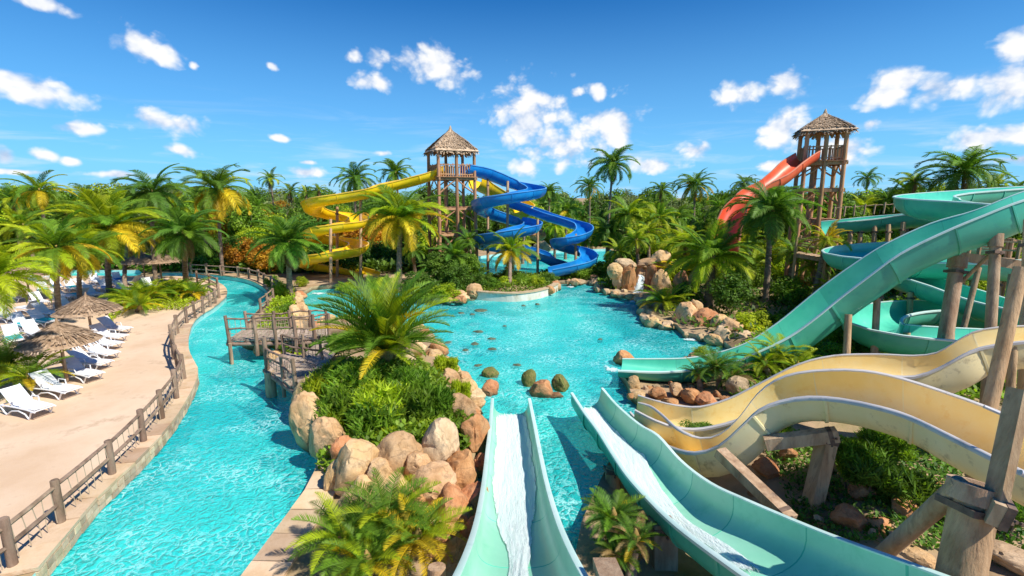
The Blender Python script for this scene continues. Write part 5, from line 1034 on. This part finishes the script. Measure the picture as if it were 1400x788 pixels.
# bushes made of many leaves
def leaf_ball(seed, n=2600, size=.085, clump=26, squash=.8, mt='leaf', narrow=1.0, upright=0.0):
    rd = random.Random(seed); mb = MB(); cl = []
    for _ in range(clump):
        v = Vector((rd.gauss(0, 1), rd.gauss(0, 1), rd.gauss(0, 1))).normalized()*rd.uniform(.35, .85); v.z = v.z*squash
        cl.append((v, rd.uniform(.22, .42)))
    for i in range(n):
        c, r = cl[i % clump]; d = Vector((rd.gauss(0, 1), rd.gauss(0, 1), rd.gauss(.15, 1))).normalized(); p = c+d*r*rd.uniform(.6, 1.08)
        nrm = (d+Vector((rd.gauss(0, .5), rd.gauss(0, .5), rd.gauss(.3, .5)))).normalized(); a = nrm.cross(Vector((rd.gauss(0, 1), rd.gauss(0, 1), rd.gauss(0, 1)))).normalized()
        if upright: a = (a+Vector((0, 0, upright))+d*.4).normalized()
        b = nrm.cross(a).normalized(); s_ = size*rd.uniform(.6, 1.4); w_ = s_*.42*narrow
        mb.add([p-a*s_*.6, p+b*w_-nrm*w_*.25, p+a*s_, p-b*w_-nrm*w_*.25], [(0, 1, 2), (0, 2, 3)])
    return mb.mesh('crown', M[mt])
CR = {}
for k, mt in (('m', 'leaf'), ('d', 'leaf_d'), ('l', 'leaf_l'), ('o', 'leaf_o'), ('g', 'leaf_g')):
    b_ = [leaf_ball(s, 3600, .075, 30) for s in (1, 2, 3)] if k == 'm' else [recol(m, mt) for m in CR['m']]
    CR[k] = b_
SP = {}
for k, mt in (('m', 'leaf'), ('d', 'leaf_d'), ('l', 'leaf_l'), ('o', 'leaf_o')):
    SP[k] = [leaf_ball(s+10, 2600, .25, 22, .8, 'leaf', .30, 1.2) for s in (1, 2)] if k == 'm' else [recol(m, mt) for m in SP['m']]
def bush(px, py, z, rpx, hpx, label, c='m', set_=None, group=None, name='shrub', cat='shrub', deep=1.0):
    t = TT(px, py, z); p = P(px, py, t); r = rpx*t/FOC; h = hpx*t/FOC; g_ = hz(p.x, p.y)
    root = empty(name, (p.x, p.y, g_), label, cat, group); o = link('foliage', random.choice((set_ or CR)[c]), root, loc=(0, 0, p.z-g_), rot=(0, 0, random.uniform(0, 6.28)), scale=(r, r*deep, h)); o.rotation_euler[2] = random.choice((0, math.pi))+random.uniform(-.3, .3)
    mb = MB()
    for k in range(3): a = k*2.1; mb.tube([(0, 0, -.1), (math.cos(a)*r*.25, math.sin(a)*r*.25, (p.z-g_)*.5), (math.cos(a)*r*.5, math.sin(a)*r*.5, p.z-g_)], [.03, .025, .01], 5)
    mb.build('stems', M['bark'], root)
isl = [(440, 548, 1.0, 36, 34, 'drooping yellow green shrub at the left corner of the island', 'l'), (475, 560, 1.2, 40, 36, 'green shrub above the cracked rock on the island', 'm'), (515, 575, 1.25, 42, 34, 'dense green shrub in the middle of the island', 'm'), (560, 565, 1.25, 42, 36, 'green shrub right of the island middle', 'm'),
       (598, 555, 1.1, 32, 34, 'spiky green shrub at the pool side of the island', 'm'), (490, 520, 1.6, 44, 26, 'shrub left of the island palm trunk', 'm'), (560, 525, 1.5, 34, 26, 'shrub right of the island palm trunk', 'm'), (540, 600, 1.0, 28, 18, 'low bright shrub behind the lichen boulder', 'l'), (455, 515, 1.3, 30, 20, 'dark shrub at the bridge end of the island', 'd'), (430, 575, .7, 18, 22, 'leaves hanging over the corner rock', 'l')]
isl += [(610, 505, .8, 22, 18, 'shrub at the pool side, right of the island palm', 'l'), (630, 540, .8, 18, 20, 'leaves hanging over the right rim of the island', 'l'), (470, 470, 1.2, 26, 14, 'shrub left of the palm fronds, by the bridge landing', 'm'), (500, 455, .9, 30, 12, 'low shrub behind the feathery palm, left', 'l'),
  (560, 465, .9, 22, 10, 'low shrub behind the feathery palm, right', 'm'), (520, 550, 1.6, 44, 26, 'bright topmost shrub in the middle of the island', 'l'), (455, 585, .9, 22, 22, 'lime leaves spilling over the cracked rock', 'l'), (580, 590, 1.0, 30, 16, 'bright shrub right above the pale oval boulder', 'l'), (445, 470, .9, 20, 10, 'leaves beside the end of the bridge deck', 'd')]
for b in isl: bush(*b, set_=SP)
for b in [(375, 435, .6, 18, 12, 'leafy shrub behind the bridge, left', 'l'), (392, 425, .7, 16, 14, 'leafy shrub behind the bridge, below the stout palm', 'm'), (385, 445, .6, 22, 10, 'low shrub just behind the bridge deck', 'm'), (398, 470, .8, 24, 12, 'shrub growing under the bridge deck', 'd'), (425, 478, .8, 18, 12, 'second shrub under the bridge deck', 'm'),
          (385, 398, .8, 18, 14, 'reddish green shrub at the far bend', 'l'), (412, 385, .8, 10, 9, 'yellow green shrub by the sandy path', 'l'), (372, 385, .9, 12, 12, 'shrub behind the last far fence post', 'm')]: bush(*b)
for b in [(672, 388, 1.0, 16, 11, 'left shrub in the planter', 'm'), (692, 386, 1.0, 16, 11, 'second shrub in the planter', 'l'), (712, 385, 1.0, 16, 12, 'third shrub in the planter', 'm'), (732, 384, 1.0, 15, 11, 'right shrub in the planter', 'l'), (660, 380, 1.3, 16, 12, 'dark shrub at the back of the planter', 'd'), (700, 374, 1.3, 22, 9, 'dark low growth behind the planter palm', 'd'),
          (610, 398, 1.0, 22, 13, 'yellow green shrub on the shore left of the planter', 'l'), (585, 400, .8, 20, 12, 'dark green shrub on the left shore', 'm'), (570, 385, 1.5, 26, 18, 'large dark shrub under the yellow fronds', 'd'), (625, 378, 1.6, 26, 20, 'dark shrub below the tower', 'd'), (600, 360, 2.4, 26, 20, 'dark shrub in front of the tower legs', 'd'), (645, 365, 2.0, 20, 18, 'shrub left of the blue coil', 'm'),
          (520, 388, 1.0, 22, 12, 'shrub behind the feathery palm', 'm'), (475, 392, .6, 18, 8, 'low shrub at the sandy path', 'l'), (752, 380, .8, 14, 8, 'dark shrub right of the planter', 'd'), (790, 372, 1.0, 22, 10, 'low green growth below the zigzag slide', 'm'), (820, 366, 1.3, 20, 12, 'low green growth behind the grey stones', 'm'), (845, 352, 1.8, 22, 14, 'dark shrub behind the capping rocks', 'd'), (905, 340, 3.0, 26, 14, 'shrub above the capping rocks', 'l')]: bush(*b)
for b in [(1018, 442, 1.0, 30, 18, 'yellowish bush beside the large teal slide, left', 'l'), (1045, 436, 1.1, 30, 18, 'yellowish bush beside the large teal slide, right', 'l'), (1000, 400, 2.0, 34, 28, 'dark glossy shrub right of the fan palm trunk', 'd'), (1020, 380, 2.2, 30, 26, 'bright leafy shrub behind the grey trunk', 'm'), (940, 400, 1.5, 22, 22, 'dark shrub left of the fan palm trunk', 'd'),
          (1080, 400, 1.6, 30, 24, 'shrub right of the grey trunk', 'm'), (1110, 410, 1.3, 28, 18, 'mixed shrub under the tower walkway', 'l'), (1085, 430, 1.0, 24, 14, 'low shrub above the large teal slide', 'm'), (1130, 380, 2.0, 28, 20, 'shrub below the timber walkway', 'm'), (1110, 480, 1.2, 34, 18, 'green shrub in the shade below the large teal slide', 'l'), (1150, 485, 1.2, 40, 14, 'low bright growth beneath the bowl bend', 'l'), (1200, 475, 1.2, 36, 12, 'low growth left of the bowl bend', 'm'),
          (1140, 455, 1.5, 28, 18, 'shrub between the large teal slide and the bowl bend', 'm'), (1170, 440, 1.6, 26, 20, 'shrub left of the bowl bend', 'm'), (1260, 478, 1.0, 36, 10, 'low growth below the bowl bend', 'l'), (1330, 510, 1.0, 26, 14, 'leafy growth seen between the cream slides', 'l'), (1300, 520, .9, 26, 12, 'second leafy growth between the cream slides', 'm'), (960, 480, 1.0, 14, 8, 'yellow tuft at the water by the teal slide', 'l')]: bush(*b)
for b in [(1190, 645, 1.5, 46, 36, 'large dark bushy shrub below the nearer cream slide', 'd'), (1235, 665, 1.3, 40, 30, 'second dark shrub, right, below the cream slide', 'd'), (1165, 625, 1.7, 30, 28, 'dark green shrub right of the trestle', 'm'), (1215, 615, 1.9, 40, 26, 'shrub close under the shell of the cream slide', 'm'), (1280, 690, 1.0, 24, 20, 'dark shrub behind the massive log', 'd'), (1385, 700, 1.2, 26, 24, 'dark shrub at the right edge', 'd'),
          (1062, 585, 1.0, 22, 10, 'low green plant seen between the two cream slides', 'm'), (960, 590, .6, 30, 7, 'dark green plant in the dip of the cream slides', 'd'), (850, 745, .6, 30, 16, 'brown green low bush between the front slides', 'o'), (622, 640, .8, 10, 8, 'small tuft between the boulders beside the slide', 'l'), (640, 680, .5, 10, 10, 'fern tuft low beside the slide', 'm')]: bush(*b, set_=SP)
for b in [(330, 345, 2.4, 34, 26, 'orange and green shrub at the far bend', 'o'), (365, 350, 2.2, 26, 22, 'orange leaved shrub behind the stout palm', 'o'), (385, 292, 5.0, 26, 18, 'orange flowering treetop above the far bend', 'o'), (355, 300, 4.5, 26, 18, 'orange tinged treetop left of it', 'o'), (345, 325, 3.4, 26, 18, 'yellow green treetop at the far bend', 'l'), (1090, 385, 1.6, 16, 14, 'rust coloured shrub by the tower walkway', 'o'), (1325, 340, 3.0, 24, 14, 'orange and green bush behind the teal slides', 'o'), (1160, 290, 5.5, 14, 14, 'yellow leaved vine on the right tower', 'o')]: bush(*b)
# trees of the dense belt
def tree(x, y, r, h, c, label, group):
    z = hz(x, y); root = empty('broadleaf_tree', (x, y, z), label, 'tree', group); o = link('crown', random.choice(CR[c]), root, loc=(0, 0, h-r*.85), rot=(0, 0, random.uniform(0, 6.28)), scale=(r, r, r*.95))
    o2 = link('crown', random.choice(CR[c]), root, loc=(random.uniform(-.4, .4)*r, random.uniform(-.4, .4)*r, max(r*.6, h-r*2.0)), rot=(0, 0, random.uniform(0, 6.28)), scale=(r*1.1, r*1.1, r))
    mb = MB(); mb.tube([(0, 0, -.3), (.1, 0, h*.3), (0, .1, h*.7)], [.22, .17, .08], 6)
    for k in range(3): a = k*2.1+x; mb.tube([(.05, 0, h*.35), (math.cos(a)*r*.4, math.sin(a)*r*.4, h*.6), (math.cos(a)*r*.6, math.sin(a)*r*.6, h*.8)], [.09, .06, .03], 5)
    mb.build('trunk', M['bark'], root)
rd = random.Random(11)
LMK = [(20, 'the far left edge'), (150, 'the lime green palm'), (208, 'the dark tall palm'), (298, 'the golden palm'), (370, 'the small distant palm'), (450, 'the yellow coil'), (548, 'the yellow fronded palm'), (617, 'the middle tower'), (690, 'the blue coil'), (751, 'the palm above the blue slides'), (838, 'the tall central palm'), (904, 'the next palm'), (950, 'the broad palm'), (1054, 'the grey trunked palm'), (1129, 'the right tower'), (1186, 'the small palm by the right tower'), (1250, 'the teal turn'), (1318, 'the wide palm at the top right'), (1400, 'the right edge')]
LUSED = {}
def belt(px0, px1, ts, topy, n, cols, zone, rr=(2.2, 3.4)):
    for i in range(n):
        px = px0+(px1-px0)*(i+rd.uniform(.1, .9))/n; t = rd.uniform(*ts); top = P(px, topy+rd.uniform(-6, 12), t); r = rd.uniform(*rr)
        q = np.array([[top.x, top.y]])
        if any(inside(q, w)[0] or seg_dist(q, w)[0] < 1.5 for w in WATERS) or inside(q, PAVEP)[0]: continue
        c = rd.choice(cols); nm = {'m': 'mid green', 'd': 'dark green', 'l': 'lime green', 'o': 'orange tinged', 'g': 'grey green'}[c]
        lm = min(LMK, key=lambda q_: abs(q_[0]-px)); row = 'front row' if t < 50 else 'second row' if t < 62 else 'third row' if t < 78 else 'far back' if t < 130 else 'horizon'
        lbl = '%s tree %s %s, %s' % (nm, 'behind' if abs(lm[0]-px) < 9 else 'left of' if px < lm[0] else 'right of', lm[1], row)
        LUSED[lbl] = LUSED.get(lbl, 0)+1
        if LUSED[lbl] > 1: lbl += ' %s' % ('taller', 'lower', 'broader')[min(2, LUSED[lbl]-2)]
        tree(top.x, top.y, r, max(r*1.3, top.z-hz(top.x, top.y)), c, lbl, '%s trees %s' % (nm, zone))
belt(-120, 300, (56, 66), 268, 16, 'mldgm', 'behind the left deck', (2.4, 3.6)); belt(-160, 330, (70, 85), 256, 18, 'mdmgl', 'behind the left deck', (3, 4.2)); belt(0, 180, (58, 64), 250, 5, 'lml', 'behind the left deck', (3, 3.8))
belt(290, 600, (58, 70), 284, 15, 'mdlo', 'beyond the yellow slide', (2, 3)); belt(300, 620, (72, 90), 272, 18, 'mdgd', 'beyond the yellow slide', (2.6, 3.6)); belt(240, 420, (51, 56), 322, 8, 'mdl', 'beyond the yellow slide', (1.7, 2.4))
belt(400, 560, (54, 57), 335, 8, 'mdd', 'beyond the yellow slide', (1.6, 2.2)); belt(560, 660, (56, 60), 322, 6, 'mdl', 'beyond the yellow slide', (1.8, 2.4))
belt(640, 1010, (76, 92), 272, 22, 'mdgl', 'beyond the blue slides', (2.6, 3.8)); belt(700, 840, (74, 78), 298, 7, 'mlg', 'beyond the blue slides', (2, 3)); belt(830, 1010, (56, 68), 288, 12, 'mdlg', 'beyond the blue slides', (2, 3)); belt(860, 1010, (46, 54), 322, 9, 'mdlg', 'beyond the blue slides', (1.6, 2.4)); belt(900, 1000, (40, 44), 352, 6, 'dml', 'beyond the blue slides', (1.3, 1.8))
belt(1000, 1420, (60, 80), 258, 20, 'mdld', 'right of the tall tower', (2.6, 3.8)); belt(1150, 1460, (46, 56), 262, 15, 'mldm', 'right of the tall tower', (2.2, 3.2)); belt(1020, 1160, (44, 52), 318, 8, 'mdl', 'right of the tall tower', (1.6, 2.4)); belt(1160, 1460, (39, 43), 320, 12, 'mdl', 'right of the tall tower', (1.6, 2.4)); belt(1140, 1460, (33, 36), 375, 12, 'mdl', 'right of the tall tower', (1.2, 1.8))
belt(-300, 1700, (100, 125), 262, 60, 'dmgd', 'on the horizon', (4, 6)); belt(-500, 1900, (140, 170), 262, 70, 'dgd', 'on the horizon', (5, 7.5))
# low ground cover where nobody could count leaves
def cover(poly_px, n, size, mt, label, z0=.35, hmax=.3):
    poly = [G(a, b, z0).xy for a, b in poly_px]; xs = [p[0] for p in poly]; ys = [p[1] for p in poly]; r_ = np.random.default_rng(len(poly_px)*n); mb = MB()
    q = np.stack([r_.uniform(min(xs), max(xs), n*3), r_.uniform(min(ys), max(ys), n*3)], 1); ok = inside(q, poly)
    for w in WATERS: ok &= ~inside(q, w)
    q = q[ok][:n]; H_ = height(q)
    for (x, y), h in zip(q, H_):
        a = r_.uniform(0, 6.28); l = size*r_.uniform(.6, 1.5); d = Vector((math.cos(a), math.sin(a), r_.uniform(.2, 1.4))).normalized()*l; s_ = Vector((-math.sin(a), math.cos(a), 0))*l*.28; p = Vector((x, y, h+r_.uniform(0, hmax)))
        mb.add([p-s_*.4, p+s_*.4, p+d*.6+s_, p+d, p+d*.6-s_], [(0, 1, 2, 3), (0, 3, 4)])
    o = mb.build('ground_cover', M[mt], None, kind='stuff'); tag(o, label, 'ground cover')
cover([(405, 600), (420, 520), (470, 485), (560, 480), (650, 560), (640, 600), (560, 640), (470, 640)], 14000, .16, 'leaf', 'dense low leaves covering the boulder island', 1.0, .45)
cover([(150, 445), (170, 425), (250, 425), (290, 400), (250, 385), (150, 400)], 9000, .14, 'leaf_l', 'bright ground cover under the cycads beside the river path')
cover([(1000, 490), (1110, 430), (1420, 440), (1420, 560), (1100, 560), (1000, 560)], 15000, .2, 'leaf', 'green ground cover beneath the teal slides')
cover([(900, 445), (940, 350), (1420, 350), (1420, 440), (1110, 430), (1000, 470)], 16000, .28, 'leaf_d', 'dark undergrowth on the right shore', .6, .5)
cover([(645, 406), (655, 378), (750, 376), (758, 396), (700, 409)], 5000, .2, 'leaf', 'low leaves filling the planter')
cover([(345, 460), (375, 412), (402, 398), (408, 440), (412, 500), (380, 492)], 6000, .15, 'leaf_l', 'small leaves covering the strip behind the bridge')
cover([(540, 420), (540, 396), (640, 372), (645, 404), (575, 412)], 6000, .22, 'leaf_d', 'undergrowth on the shore left of the planter')
cover([(1040, 600), (1290, 600), (1400, 700), (1400, 788), (1100, 740)], 7000, .11, 'leaf_d', 'sparse leaves on the soil under the cream slides', .5, .1)
cover([(-300, 383), (-300, 366), (430, 366), (430, 376), (230, 374)], 12000, .5, 'leaf_d', 'dark hedge base behind the deck', .35, 1.4)
cover([(430, 374), (430, 358), (660, 358), (660, 374)], 6000, .45, 'leaf_d', 'dark undergrowth behind the yellow slide', .35, 1.0)
cover([(760, 386), (740, 372), (860, 366), (900, 385), (860, 395)], 5000, .25, 'leaf', 'green growth on the far shore by the grey stones', .5, .3)
